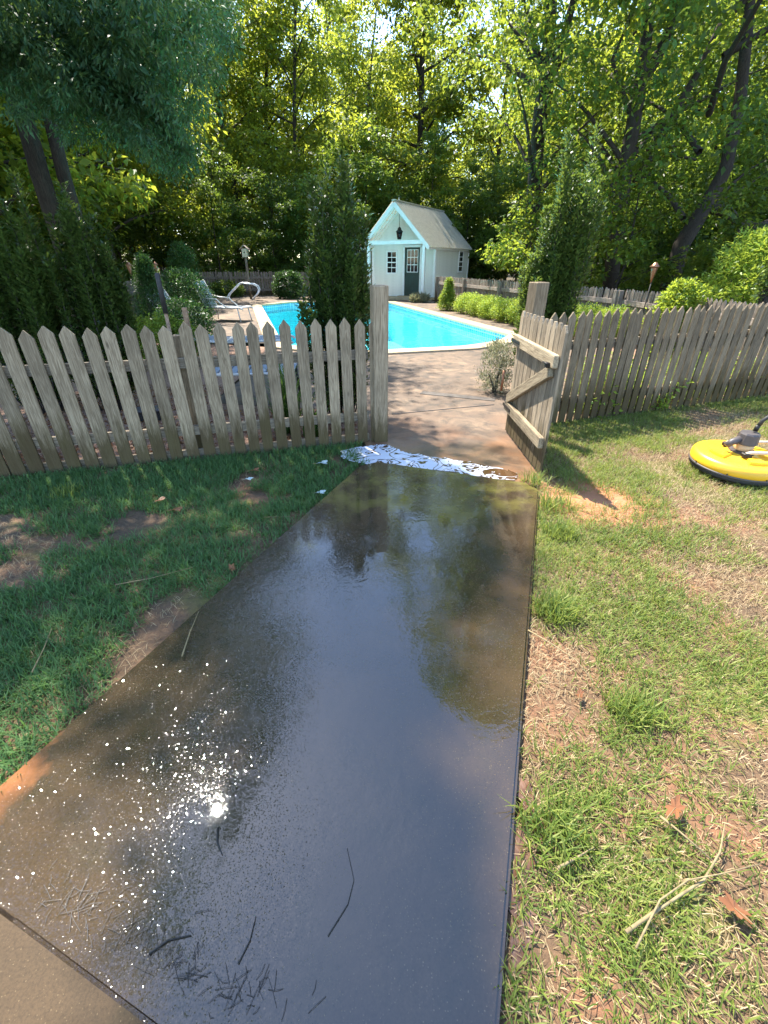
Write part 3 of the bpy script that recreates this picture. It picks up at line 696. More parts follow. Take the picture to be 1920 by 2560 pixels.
# ------------------------------------------------------------------ pool furniture
# birdhouse
bp = gp(628, 748); bhs = thing('birdhouse', 'small pale birdhouse with pitched roof on a tall grey post by the back fence', 'birdhouse', bp)
link('post', box_mesh('post', (0, 0, .85), (.09, .09, 1.72), .004), 'far_z', bhs)
link('box', box_mesh('box', (0, 0, 1.90), (.22, .24, .34), .006), 'pale_grip', bhs)
for s in (1, -1): bar('roof', (0, 0, 2.20), (s * .2, 0, 2.03), .02, .34, 'far_x', bhs)
link('entrance', lathe_mesh('entrance', [(.03, 0), (.03, .01)], 12), 'rubber', bhs).matrix_local = Matrix.Translation((0, -.121, 1.92)) @ Matrix.Rotation(math.pi / 2, 4, 'X')
# pool handrail
hp = gp(612, 750); hr = thing('pool_handrail', 'white tubular pool handrail on the far deck', 'handrail', (hp.x, hp.y, 0), .1)
for dy in (-.22, .22):
    pts = [(-.75, dy, 0), (-.72, dy, .14), (-.64, dy, .26), (-.15, dy, .66), (-.02, dy, .72), (.5, dy, .66), (.66, dy, .58), (.72, dy, .44), (.66, dy, .3), (.36, dy, .0)]
    link('rail', tube_mesh('rail', pts, .026, 8), 'steel', hr)
for z, x_ in ((.42, -.45), (.55, -.28)): link('tread', box_mesh('tread', (x_, 0, z), (.08, .44, .03), .004), 'steel', hr)
# loungers
def lounger(label, loc, rz, back, arms=True):
    t = thing('sun_lounger', label, 'lounger', loc, rz, 'loungers on the shaded deck')
    h = .36; l = 1.15
    ca, sa = math.cos(back), math.sin(back)
    for s in (-.3, .3):
        link('side_rail', tube_mesh('side_rail', [(0, s, h), (l, s, h + .02), (l + .08, s, h - .03)], .02), 'chair_frame', t)
        link('back_rail', tube_mesh('back_rail', [(0, s, h), (-.35 * ca, s, h + .35 * sa), (-.78 * ca, s, h + .78 * sa)], .02), 'chair_frame', t)
        link('leg', tube_mesh('leg', [(.02, s, h), (-.05, s * 1.06, 0)], .018), 'chair_frame', t)
        link('leg', tube_mesh('leg', [(l - .1, s, h), (l - .04, s * 1.06, 0)], .018), 'chair_frame', t)
        if arms: link('arm', tube_mesh('arm', [(-.3 * ca, s * 1.1, h + .32 * sa + .02), (.1, s * 1.12, h + .26), (.42, s * 1.12, h + .25), (.52, s * 1.1, h + .15), (.66, s * 1.08, h + .06), (.72, s, h)], .018), 'chair_frame', t)
    link('seat', box_mesh('seat', (l / 2, 0, h + .012), (l, .57, .012), .003), 'sling', t)
    bm = bmesh.new(); add_box(bm, (-.39 * ca, 0, h + .39 * sa + .005), (.76, .57, .012), Matrix.Rotation(back, 3, 'Y'), .003)
    link('backrest', bm_mesh(bm, 'backrest'), 'sling', t)
    for k in range(5):
        link('strap', box_mesh('strap', (.1 + k * .24, 0, h + .021), (.035, .58, .008), .002), 'chair_frame', t)
    return t
c1 = gp(535, 800); lounger('lounger with raised back and curved arms, nearest the pool coping', (c1.x, c1.y, 0), -.25, 1.15)
c2 = gp(470, 812); lounger('lounger with pale raised back beside the round bush', (c2.x - .2, c2.y - .6, 0), -.6, .85, False)
c3 = gp(560, 850, .36); lounger('flat lounger lying low behind the left fence pickets', (c3.x, c3.y, 0), .12, .12, False)
# slatted table
tp = gp(640, 918, .45); tb = thing('patio_table', 'low grey slatted patio table behind the fence pickets', 'table', (tp.x, tp.y, 0), .1)
for k in range(9): link('slat', box_mesh('slat', (-.44 + k * .11, 0, .45), (.092, .62, .018), .003), 'sling', tb)
for s in (-.32, .32): link('frame', tube_mesh('frame', [(-.5, s, .435), (.5, s, .435)], .018), 'chair_frame', tb)
for s in (-.3, .3):
    for u in (-.45, .45): link('leg', tube_mesh('leg', [(u, s, .43), (u * 1.06, s * 1.05, 0)], .016), 'dark_metal', tb)
# torches
def torch(label, px, py, Y, h):
    q = at(px, py, Y); t = thing('garden_torch', label, 'garden torch', (q.x, q.y, 0), 0, 'copper garden torches'); z = q.z
    link('pole', tube_mesh('pole', [(0, 0, 0), (.01, 0, z - .22)], .011, 6), 'dark_metal', t)
    link('cone', lathe_mesh('cone', [(.012, z - .26), (.03, z - .16), (.062, z - .02), (.06, z)], 14), 'copper', t)
    cp = link('lid', lathe_mesh('lid', [(.085, z), (.09, z + .012), (.05, z + .045), (.03, z + .075), (.0, z + .085)], 14), 'copper', t)
torch('copper garden torch above the slanting fence at the left', 322, 664, 13.5, 0)
torch('copper garden torch behind the pointed conifer and tool handle', 388, 662, 16, 0)
torch('grey garden torch on a thin pole behind the right hedge', 1637, 668, 9.6, 0)
# pool pole resting on the slanting fence
A = at(301, 706, 12.8); B = at(352, 714, 15.2)
o = link('pool_pole', tube_mesh('pool_pole', [(0, 0, 0), tuple((B - A) * .85), tuple(B - A)], [.022, .022, .028], 8), 'steel'); o.location = A; tag(o, 'white pool pole lying on top of the slanting left fence', 'pool pole')
# tool handle leaning on the fence
th = thing('garden_tool', 'long wooden tool handle with dark grip leaning behind the left fence', 'tool', (0, 0, 0))
bot = Vector((-1.98, 4.35, 0)); top = at(392, 682, 4.42); dv = top - bot; th.location = bot
link('shaft', tube_mesh('shaft', [(0, 0, 0), tuple(dv * .78)], [.017, .017], 8), 'brickish', th)
link('grip', tube_mesh('grip', [tuple(dv * .78), tuple(dv * .99), tuple(dv)], [.023, .023, .012], 8), 'rubber', th)
link('blade', box_mesh('blade', (0, 0, .02), (.14, .02, .1), .004), 'dark_metal', th)
sk = thing('wooden_stake', 'short reddish wooden stake just behind the left fence', 'stake', (gp(455, 1060).x, 4.5, 0))
q = at(455, 770, 4.5); sk.location = (q.x + .0, 4.55, 0)
link('stake', box_mesh('stake', (0, 0, q.z / 2), (.04, .04, q.z), .004), 'brickish', sk)
ub = gp(375, 1047); u = thing('utility_box', 'small dark box on the mulch behind the left fence', 'box', (ub.x, ub.y, 0), .3)
link('body', box_mesh('body', (0, 0, .05), (.27, .2, .1), .01), 'rubber', u); link('lid', box_mesh('lid', (0, 0, .11), (.29, .22, .02), .005), 'grey_plastic', u)

# ------------------------------------------------------------------ surface cleaner
sc_ = thing('surface_cleaner', 'yellow round pressure washer surface cleaner lying on the sunny grass', 'surface cleaner', (3.03, 3.50, .03), .0)
sc_.rotation_euler = (.03, .02, 0)
R = .345
link('cover', lathe_mesh('cover', [(R, .03), (R + .004, .06), (R + .001, .095), (R - .012, .115), (R - .03, .124), (R - .09, .131), (.12, .142), (.11, .15), (0, .152)], 64), 'yellow', sc_)
link('brush_skirt', lathe_mesh('brush_skirt', [(R - .012, -.012), (R - .004, .0), (R - .003, .031), (R - .05, .031)], 64), 'rubber', sc_)
link('skirt_band', lathe_mesh('skirt_band', [(R + .003, .024), (R + .007, .028), (R + .007, .038), (R + .003, .042)], 64), 'grey_plastic', sc_)
for a in (math.radians(190), math.radians(-95), math.radians(-30)):
    for w in (0,):
        pts = [((R - .09) * math.cos(a + k * .1), (R - .09) * math.sin(a + k * .1), .137) for k in range(-3, 4)]
        inn = [(.12 * math.cos(a + k * .1), .12 * math.sin(a + k * .1)) for k in range(3, -4, -1)]
        link('raised_panel', prism('raised_panel', [(p[0], p[1]) for p in pts] + inn, .12, .153, .006), 'yellow', sc_)
for a in np.linspace(0, 2 * math.pi, 9)[:-1]:
    link('screw', lathe_mesh('screw', [(.006, 0), (.006, .006)], 8), 'dark_metal', sc_).matrix_local = Matrix.Rotation(float(a), 4, 'Z') @ Matrix.Translation((R + .003, 0, .05)) @ Matrix.Rotation(math.pi / 2, 4, 'Y')
sw = link('swivel', lathe_mesh('swivel', [(.1, .148), (.1, .162), (.06, .166), (.06, .215), (.078, .222), (.082, .228), (.074, .305), (.066, .318), (.03, .32)], 10), 'grey_plastic', sc_); sw.data.polygons.foreach_set('use_smooth', [False] * len(sw.data.polygons))
link('side_port', tube_mesh('side_port', [(-.05, 0, .26), (-.13, -.01, .235), (-.16, -.01, .2)], [.032, .028, .022], 10), 'grey_plastic', sw)
link('collar', lathe_mesh('collar', [(.066, .168), (.068, .172), (.068, .218), (.062, .222)], 16), 'tan', sw)
link('fitting', tube_mesh('fitting', [(.03, 0, .33), (.035, 0, .38)], .018, 10), 'dark_metal', sw)
link('hose', tube_mesh('hose', [(.035, 0, .36), (.05, .0, .42), (.09, -.01, .47), (.16, -.02, .485), (.22, -.03, .45), (.27, -.04, .38), (.31, -.06, .26), (.36, -.1, .07), (.5, -.16, -.005), (.9, -.1, -.01)], .016, 10), 'rubber', sc_)
for s in (-1, 1):
    link('handle_arm', tube_mesh('handle_arm', [(-.06, s * .12, .175), (-.02, s * .13, .19), (.16, s * .12, .185), (.32, s * .11, .19), (.75, s * .1, .25), (1.0, 0, .3)], .016, 8), 'pale_grip', sc_)
    link('bracket', box_mesh('bracket', (-.05, s * .12, .165), (.07, .05, .035), .006), 'dark_metal', sc_)

# ------------------------------------------------------------------ shrubs
def vnoise(x, y, s, seed):
    r = np.random.default_rng(seed).random((64, 64)); u = x * s % 64; v = y * s % 64; i = u.astype(int) % 64; j = v.astype(int) % 64; fu = u - np.floor(u); fv = v - np.floor(v); fu = fu * fu * (3 - 2 * fu); fv = fv * fv * (3 - 2 * fv); i1 = (i + 1) % 64; j1 = (j + 1) % 64
    return (r[i, j] * (1 - fu) + r[i1, j] * fu) * (1 - fv) + (r[i, j1] * (1 - fu) + r[i1, j1] * fu) * fv

def column_shrub(label, base, plumes, h, r, seed, n_leaf, group=None, stems=True):
    """sky-pencil holly: bundles of upright stems clothed in small leaves"""
    rng = np.random.default_rng(seed)
    t = thing('columnar_holly', label, 'shrub', base, 0, group)
    Ps = []; Ds = []; Us = []; bm = bmesh.new()
    for k, (px, py, ph) in enumerate(plumes):
        ns_ = 12
        for s in range(ns_):
            a = rng.random() * 2 * math.pi; rr = r * 1.15 * math.sqrt(rng.random()); hh = ph * (1 - .35 * (rr / r) ** 2) * rng.uniform(.82, 1.05)
            x0, y0 = px * .4 + rr * .35 * math.cos(a), py * .4 + rr * .35 * math.sin(a)
            x1, y1 = px + rr * math.cos(a), py + rr * math.sin(a)
            pts = [Vector((x0, y0, 0)), Vector((x0 * .4 + x1 * .6, y0 * .4 + y1 * .6, hh * .3)), Vector((x1, y1, hh * .65)), Vector((x1 + rng.normal(0, .03), y1 + rng.normal(0, .03), hh))]
            add_tube(bm, pts, [.011, .009, .006, .002], 4, False)
            nl = int(n_leaf / (ns_ * len(plumes))); tt = (rng.random(nl) ** .72) * .9 + .1
            seg = np.clip((tt * 3).astype(int), 0, 2); f = tt * 3 - seg; A = np.array([tuple(p) for p in pts])
            c = A[seg] * (1 - f[:, None]) + A[seg + 1] * f[:, None]
            an = rng.random(nl) * 2 * math.pi; od = np.stack([np.cos(an), np.sin(an), np.zeros(nl)], 1)
            c = c + od * (rng.random(nl) * .055)[:, None]
            Ps.append(c); d = od * .8; d[:, 2] += rng.uniform(.3, 1.3, nl); Ds.append(d); Us.append(od * -.6 + np.array([0, 0, 1.]) + rng.normal(0, .3, (nl, 3)))
    P = np.concatenate(Ps); n = len(P); s = rng.uniform(.75, 1.3, n)
    link('foliage', leaves('foliage', P, np.concatenate(Ds), np.concatenate(Us), .046 * s, .023 * s), 'leaf_holly', t)
    link('stems', bm_mesh(bm, 'stems', True), 'bark', t); return t
cs = at(840, 900, 4.95)
column_shrub('tall dark columnar holly between the left fence and the pool', (-.46, 4.95, 0), [(-.12, 0, 2.6), (.12, .03, 2.7), (.17, -.05, 2.2), (-.2, .02, 2.25)], 2.4, .15, 3, 24000, 'columnar hollies by the gate')
column_shrub('dark columnar holly with glinting leaves behind the right gate post', (1.98, 6.0, 0), [(.04, 0, 2.75), (.28, .05, 2.95), (-.14, -.03, 2.1), (.12, .1, 2.5)], 2.6, .17, 4, 34000, 'columnar hollies by the gate')
column_shrub('broad columnar holly at the left edge behind the fence', (-4.05, 5.2, 0), [(-.2, 0, 2.2), (.1, .0, 2.4), (.3, .1, 2.25)], 2.3, .24, 6, 28000, 'columnar hollies by the fence')
column_shrub('broad columnar holly with pale stems, right of the left edge one', (-3.3, 5.3, 0), [(-.2, 0, 2.4), (.0, .05, 2.45), (.2, 0, 2.3), (.24, .1, 2.0)], 2.35, .19, 7, 34000, 'columnar hollies by the fence')
def bush(name, label, base, rx, ry, h, nclump, per, ll, lw, mat, seed, cone=0.0, group=None, cat='shrub', z0=.05, up=.2):
    rng = np.random.default_rng(seed); t = thing(name, label, cat, base, 0, group)
    a = rng.random(nclump) * 2 * math.pi; z = rng.random(nclump); q = np.sqrt(rng.uniform(.25, 1, nclump))
    prof = (1 - z * .97) if cone > .5 else np.sqrt(np.clip(1 - (2 * z - .85) ** 2 / 1.4, .05, 1))
    C = np.stack([np.cos(a) * rx * q * prof, np.sin(a) * ry * q * prof, z0 + z * (h - z0) * .95], 1)
    rad = np.full(nclump, .16 * min(rx, ry) + .06) * rng.uniform(.7, 1.3, nclump)
    link('foliage', foliage('foliage', rng, C, per, rad, ll, lw, -up, .8, .9), mat, t)
    bm = bmesh.new()
    for k in range(5):
        e = C[rng.integers(nclump)] * .9; add_tube(bm, [(0, 0, -.02), (e[0] * .3, e[1] * .3, e[2] * .4), tuple(e)], [.025, .015, .005], 5, False)
    link('stems', bm_mesh(bm, 'stems', True), 'bark', t); return t
bush('cone_shrub', 'small cone shaped shrub at the end of the hedge by the pool house', gp(1118, 776), .38, .38, 1.05, 220, 34, .05, .028, 'leaf_lime', 11, 1)
# clipped hedge plants in a row
hA = Vector((2.95, 16.7)); hB = Vector((4.95, 10.2))
for i in range(9):
    t_ = i / 8; q = hA.lerp(hB, t_); big = .58 if i < 4 else .7
    bush('hedge_plant', ['bright clipped boxwood, first of the hedge next to the cone shrub', 'bright clipped boxwood, second of the hedge from the cone shrub', 'bright clipped boxwood, third of the hedge beside the pool', 'bright clipped boxwood of the hedge just left of the right gate post'][i] if i < 4 else 'bright clipped boxwood of the hedge seen above the right fence', (q.x, q.y, 0), .5, .5, big, 190, 36, .04, .024, 'leaf_lime', 30 + i, 0, 'clipped boxwood hedge', 'hedge', .08)
bush('round_shrub', 'glossy round shrub rising behind the right fence', (5.25, 8.6, 0), .4, .4, 1.32, 230, 40, .055, .03, 'leaf_oak', 45, 0)
bush('lime_shrub', 'lime green feathery shrub at the right edge of the yard', (7.1, 9.3, 0), 1.0, 1.0, 2.1, 330, 45, .09, .03, 'leaf_lime', 46, 0)
bush('laurel_bush', 'green rounded bush against the back fence left of the tall holly', (gp(727, 746).x, 23.6, 0), .75, .55, 1.15, 170, 34, .1, .045, 'leaf_conif', 47)
bush('low_bush', 'low dark bush at the back fence behind the handrail', (-7.9, 24.6, 0), .8, .5, .7, 110, 30, .09, .045, 'leaf_dark', 48)
bush('column_conifer', 'rounded columnar conifer standing before the back fence', (at(452, 700, 19).x, 19.5, 0), .62, .6, 2.25, 330, 42, .07, .02, 'leaf_conif', 49, 0, None, 'shrub', .05, .9)
bush('pointed_conifer', 'pointed blue green conifer beside the slanting fence', (at(372, 720, 12).x, 12.0, 0), .62, .62, 1.75, 300, 42, .06, .016, 'leaf_conif', 50, 1, None, 'shrub', .05, .6)
bush('round_bush', 'round dense green bush behind the loungers', (at(448, 740, 14).x, 14.2, 0), .85, .8, 1.35, 340, 40, .06, .022, 'leaf_conif', 51)
bush('lime_bush', 'low yellow green bush just behind the left fence', (at(385, 780, 8).x, 8.0, 0), .75, .6, .72, 220, 34, .055, .03, 'leaf_lime', 52)
bush('low_shrub', 'low green shrub between the lime bush and the loungers', (at(440, 770, 10).x, 10.2, 0), .6, .6, .85, 200, 32, .055, .03, 'leaf_conif', 53)
bush('rosemary_bush', 'wispy grey green rosemary left of the gate hinge post', (1.52, 6.1, 0), .22, .2, .66, 150, 26, .034, .011, 'leaf_sage', 54, 0, None, 'shrub', .05, 1.2)
bush('flower_clump', 'clump of pale strap leaves at the corner of the pool house', (gp(1050, 756).x, gp(1050, 756).y, 0), .4, .3, .25, 70, 22, .16, .02, 'leaf_sage', 55, 0, None, 'plant', .02, 1)
# white lily
lq = gp(1062, 752); ly = thing('white_lily', 'white flower on a thin stem before the pool house corner', 'flower', lq)
link('stem', tube_mesh('stem', [(0, 0, 0), (.02, 0, .38)], .008, 6), 'iris', ly)
for k in range(5):
    a = k * 1.256; bm = bmesh.new(); c_, s_ = math.cos(a), math.sin(a)
    v = [bm.verts.new(p) for p in ((.02, 0, .37), (.02 + .1 * c_ - .03 * s_, .1 * s_ + .03 * c_, .46), (.02 + .2 * c_, .2 * s_, .5), (.02 + .1 * c_ + .03 * s_, .1 * s_ - .03 * c_, .46))]
    bm.faces.new(v); link('petal', bm_mesh(bm, 'petal'), 'soapy', ly)
# strap-leaved plant behind the left fence
def strap_plant(label, base, n, h, spread, seed):
    rng = np.random.default_rng(seed); t = thing('strap_leaf_plant', label, 'plant', base, 0, 'strap leaf plants behind the fence')
    vs = []; qs = []; k = 0
    for i in range(n):
        a = rng.random() * 6.283; d = np.array([math.cos(a), math.sin(a), 0]); s = np.array([-d[1], d[0], 0]); hh = h * rng.uniform(.6, 1.1); b0 = np.array([rng.normal(0, .06), rng.normal(0, .06), 0]); sp = spread * rng.uniform(.3, 1.3); w = rng.uniform(.008, .014)
        for j in range(6):
            u = j / 5; p = b0 + d * sp * u ** 2 + np.array([0, 0, hh * (u - .35 * u ** 3 * (sp / spread))]); ww = w * (1 - u ** 2 * .95)
            vs += [p - s * ww, p + s * ww]
            if j: qs.append((k + 2 * j - 2, k + 2 * j - 1, k + 2 * j + 1, k + 2 * j))
        k += 12
    link('foliage', np_mesh('foliage', vs, qs), 'iris', t)
strap_plant('tall green strap leaved plant behind the pickets left of the columnar holly', (-.98, 4.5, 0), 90, .95, .4, 61)
strap_plant('smaller strap leaved plant poking through the fence pickets', (-.72, 4.36, 0), 36, .62, .34, 62)

# ------------------------------------------------------------------ trees
def limb_pts(a, b, rng, sag=.0, n=5, wob=.12):
    a = np.array(a, float); b = np.array(b, float); L_ = np.linalg.norm(b - a); out = []
    for i in range(n):
        u = i / (n - 1); p = a * (1 - u) + b * u; p[2] += math.sin(math.pi * u) * sag * L_; 
        if 0 < i < n - 1: p += rng.normal(0, wob * L_ * .12, 3)
        out.append(tuple(p))
    return out
def make_tree_meshes(name, seed, H, cb, Rr, nlimb, nper, per, ll, lw, tr, crad=.8, droop=.4):
    rng = np.random.default_rng(seed); k = 9; tp = []; bm = bmesh.new()
    bend = rng.normal(0, .05 * H, 2)
    for i in range(k):
        u = i / (k - 1); tp.append(np.array([bend[0] * u * u + .15 * math.sin(u * 6 + seed), bend[1] * u * u + .15 * math.cos(u * 5 + seed), H * .93 * u]))
    tp[0][:2] = 0
    add_tube(bm, [tuple(p + np.array([0, 0, -.15])) if i == 0 else tuple(p) for i, p in enumerate(tp)], [tr * (1.3 if i == 0 else 1 - .85 * i / (k - 1)) for i in range(k)], 9)
    tpa = np.array(tp); Cs = []
    for l in range(nlimb):
        u = (l + rng.random()) / nlimb; z0 = cb * .8 + (H * .9 - cb * .8) * u; a = l * 2.4 + rng.normal(0, .4)
        ln = Rr * (1 - .75 * u ** 1.6) * rng.uniform(.55, 1.25) * (.8 if u < .12 else 1); rise = rng.uniform(-.05, .55) + .5 * u
        f = z0 / (H * .93) * (k - 1); i0 = min(int(f), k - 2); st = tpa[i0] * (1 - (f - i0)) + tpa[i0 + 1] * (f - i0)
        e = st + np.array([math.cos(a) * ln, math.sin(a) * ln, rise * ln])
        pts = limb_pts(st, e, rng, .06); r0 = tr * .42 * (1 - .7 * u)
        add_tube(bm, pts, [r0, r0 * .8, r0 * .55, r0 * .35, .01], 5, False)
        m = max(3, int(nper * ln / Rr)); w = rng.uniform(.3, 1.08, m); P = np.array(pts)[0] * (1 - w[:, None]) + e * w[:, None] + rng.normal(0, .5, (m, 3)) * np.array([1, 1, .55]) * (.4 + w[:, None] * .6) * Rr * .2
        Cs.append(P)
    C = np.concatenate(Cs); rad = crad * rng.uniform(.5, 1.35, len(C))
    fm = foliage(name + '_crown', rng, C, per, rad, ll, lw, droop, .6)
    return bm_mesh(bm, name + '_trunk', True), fm
def place_tree(nm, meshes, mats, label, loc, rz=0, s=1.0, group=None, cat='tree'):
    t = thing(nm, label, cat, loc, rz, group); t.scale = (s, s, s)
    link('trunk', meshes[0], 'bark', t); link('crown', meshes[1], mats, t); return t

# what the wet path mirrors as open sky, and where the sun reaches the ground (photo pixels)
SKYP = [(925, 1195), (1000, 1235), (1070, 1290), (1010, 1400), (1000, 1500), (1030, 1600), (1070, 1720), (1180, 1800), (1340, 1830), (1340, 2700), (330, 2700), (400, 2300), (560, 2120), (680, 2010), (730, 1900), (800, 1720), (745, 1600), (690, 1480), (800, 1430), (780, 1300), (900, 1290)]
LITP = [[(1350, 1195), (1335, 1330), (1420, 1400), (1400, 1560), (1310, 1600), (1300, 2600), (2300, 2600), (2300, 950), (1400, 1030)],
        [(985, 880), (1110, 920), (1240, 1000), (1240, 700), (560, 700), (760, 880)],
        [(1000, 1850), (1300, 1740), (1290, 2150), (1130, 2020)], [(100, 1850), (480, 1720), (690, 1900), (680, 2140), (420, 2180), (200, 2080)],
        [(540, 1560), (700, 1560), (690, 1650), (520, 1680)], [(1080, 1520), (1260, 1520), (1250, 1640), (1100, 1640)],
        [(-900, 2100), (0, 2220), (480, 2540), (420, 3600), (-900, 3600)], [(1090, 1000), (1250, 1010), (1250, 1075), (1100, 1060)], [(1190, 1090), (1300, 1100), (1300, 1190), (1210, 1170)],
        [(140, 1205), (215, 1205), (215, 1245), (140, 1245)]]
SHX, SHY = SUN.x / SUN.z, SUN.y / SUN.z
def clear_of_light(Pw, sky=True, lit=True, mg=.3):
    ok = np.ones(len(Pw), bool)
    if sky:
        mx, my = proj(Pw * np.array([1, 1, -1.0])); ok &= ~inpoly(mx, my, SKYP)
    if lit:
        for ox, oy in ((0, 0), (mg, 0), (-mg, 0), (0, mg), (0, -mg)):
            G = np.stack([Pw[:, 0] - Pw[:, 2] * SHX + ox, Pw[:, 1] - Pw[:, 2] * SHY + oy, np.zeros(len(Pw))], 1); gx, gy = proj(G)
            for p in LITP: ok &= ~inpoly(gx, gy, p)
    return ok
# the big near tree at the left: its boughs hang into the picture and shade the left lawn, the path and the near deck
NT = np.array([-7.9, 12.6, 0])
def near_tree():
    rng = np.random.default_rng(77); n = 9000
    C = np.stack([rng.uniform(-14, 1.5, n), rng.uniform(2.5, 21, n), rng.uniform(2.7, 21, n)], 1)
    ctr = np.array([-6.4, 10.2]); rr = np.hypot((C[:, 0] - ctr[0]) / 7.4, (C[:, 1] - ctr[1]) / 8.2); ph = np.clip((C[:, 2] - 2.7) / 18.5, 0, 1)
    ok = rr < np.sin(np.clip(.25 + ph * .75, 0, 1) * math.pi) ** .5
    x, y = proj(C)
    infr = (x > -260) & (x < 2180) & (y > -330) & (y < 2600)
    bough = inpoly(x, y, [(-80, -80), (590, -80), (575, 120), (545, 250), (500, 330), (430, 395), (330, 330), (190, 290), (-80, 160)])
    ok &= ~infr
    ok &= clear_of_light(C, True, True, .62)  # unseen upper crown shaped to keep the wanted sun patches and sky reflection open
    ok &= ~(infr & (C[:, 1] < 5.5))
    C = C[ok]
    # unseen leaf clumps added high up between sun and path to shade it
    m_ = 1100; gx_ = rng.uniform(0, 1340, m_ * 2); gy_ = rng.uniform(1150, 2560, m_ * 2); k_ = inpoly(gx_, gy_, [(910, 1150), (1348, 1210), (1290, 2560), (330, 2560), (0, 2230), (0, 1950)])
    z_ = rng.uniform(12.5, 21, m_ * 2); G_ = np.array([tuple(gp(a, b_)) for a, b_ in zip(gx_, gy_)])
    K_ = (G_ + np.stack([z_ * SHX, z_ * SHY, z_], 1))[k_]; K_ = K_[clear_of_light(K_, True, True, .33)]; print('corridor', len(K_))
    sp = []; ns = 0
    BP = [(-80, -80), (590, -80), (570, 110), (530, 230), (500, 320), (430, 380), (330, 330), (190, 270), (-80, 170)]
    while ns < 150:
        a, b_ = rng.uniform(-60, 590), rng.uniform(-60, 400)
        if not inpoly(np.array(a), np.array(b_), BP): continue
        ns += 1; e = np.array(at(a, b_, rng.uniform(6.8, 11))); ln = rng.uniform(.7, 1.5); az_ = rng.normal(-.35, .6); d = np.array([math.cos(az_), math.sin(az_), 0.0])
        for q in np.linspace(0, 1, 9): sp.append(e - d * ln * (1 - q) + np.array([0, 0, .35 * ln * (1 - q) ** 1.0 - .25 * ln * q * q]) + rng.normal(0, .05, 3))
    keep = rng.random(len(C)) < np.where(C[:, 2] < 7, .8, .62); return rng, C[keep], np.array(sp), K_
rng, C, SPR, KC = near_tree()
print('near tree clumps', len(C))
t = thing('shade_tree', 'big near tree at the upper left with blue green drooping boughs', 'tree', NT)
link('crown', foliage('shade_tree_crown', rng, C - NT, 46, .55 * rng.uniform(.6, 1.25, len(C)), .15, .065, .6, .75), 'leaf_shade_teal', t)
link('outer_crown', foliage('outer_crown', rng, KC - NT, 42, .3 * rng.uniform(.6, 1.2, len(KC)), .11, .05, .6, .75), 'leaf_shade_teal', t)
link('hanging_boughs', foliage('hanging_boughs', rng, SPR - NT, 70, .21 * rng.uniform(.6, 1.4, len(SPR)), .085, .026, .9, .7), 'leaf_shade_teal', t); print(len(SPR))
bm = bmesh.new()
for (b0, b1, r0) in (((0, 0), at(30, 180, 12.6), .2), ((.45, .15), at(105, 215, 12.8), .15)):
    e = np.array(b1) - NT; s0 = np.array([b0[0], b0[1], -.1]); mid = np.array(at(112, 440, 12.6)) - NT + np.array([b0[0] - .1, b0[1], 0]); up = e + (e - mid) * 1.8
    add_tube(bm, [tuple(s0), tuple((s0 + mid) / 2 + .02), tuple(mid), tuple(e), tuple(up), tuple(up + np.array([.6, -.5, 6]))], [r0 * 1.25, r0 * 1.05, r0, r0 * .85, r0 * .6, r0 * .15], 10)
for i in rng.choice(np.where(C[:, 2] > 7)[0], 30, replace=False):
    q = C[i] - NT; st = np.array([-.3, 0, max(3.0, q[2] * .72)]); add_tube(bm, limb_pts(st, q, rng, .06, 6), [.075, .06, .045, .03, .018, .006], 5, False)
link('trunk', bm_mesh(bm, 'shade_tree_trunk', True), 'bark', t)

# big trees right of the pool, each with its own trunk
def big_tree(nm, label, base, forks, Hc, cb, Rr, nclump, per, seed, mat='leaf_oak', ll=.17, lw=.085, sky=True, limbs=()):
    rng = np.random.default_rng(seed); B = np.array(base, float)
    t = thing(nm, label, 'tree', base); n = nclump; z = rng.random(n); a = rng.random(n) * 6.283
    prof = np.sin((.15 + .85 * z) ** .8 * math.pi * .96) ** .6; q = np.sqrt(rng.uniform(.1, 1, n))
    tp = np.array(forks[0][-1]) - B
    C = np.stack([np.cos(a) * Rr * q * prof + tp[0] * .6 * z, np.sin(a) * Rr * q * prof, cb + z * (Hc - cb)], 1)
    C = C[clear_of_light(C + B, sky, True)]  # crown cut open for the wanted sun patches and sky reflection
    # leave the trunks readable: thin the clumps right in front of them
    link('crown', foliage(nm + '_crown', rng, C, per, .75 * rng.uniform(.6, 1.3, len(C)), ll, lw, .4), mat, t)
    bm = bmesh.new()
    for F, r0 in zip(forks, [f_[1] for f_ in limbs] if False else [.21, .15, .13]):
        P = [np.array(p) - B for p in F]; m = len(P); add_tube(bm, [tuple(p) for p in P], [r0 * (1.2 - .75 * i / (m - 1)) for i in range(m)], 10)
    for P, r0 in limbs: add_tube(bm, [tuple(np.array(p) - B) for p in P], [r0 * (1 - .7 * i / (len(P) - 1)) for i in range(len(P))], 8)
    top = np.array(forks[0][-1]) - B
    for i in rng.choice(len(C), min(26, len(C)), replace=False):
        u = max(.25, min(.95, (C[i][2] - 2) / max(top[2], 1))); add_tube(bm, limb_pts(top * u, C[i], rng, .05), [.09, .07, .05, .03, .01], 5, False)
    link('trunk', bm_mesh(bm, nm + '_trunk', True), 'bark', t); return t
Y = 18.0
b = at(1335, 640, Y); b.z = 0
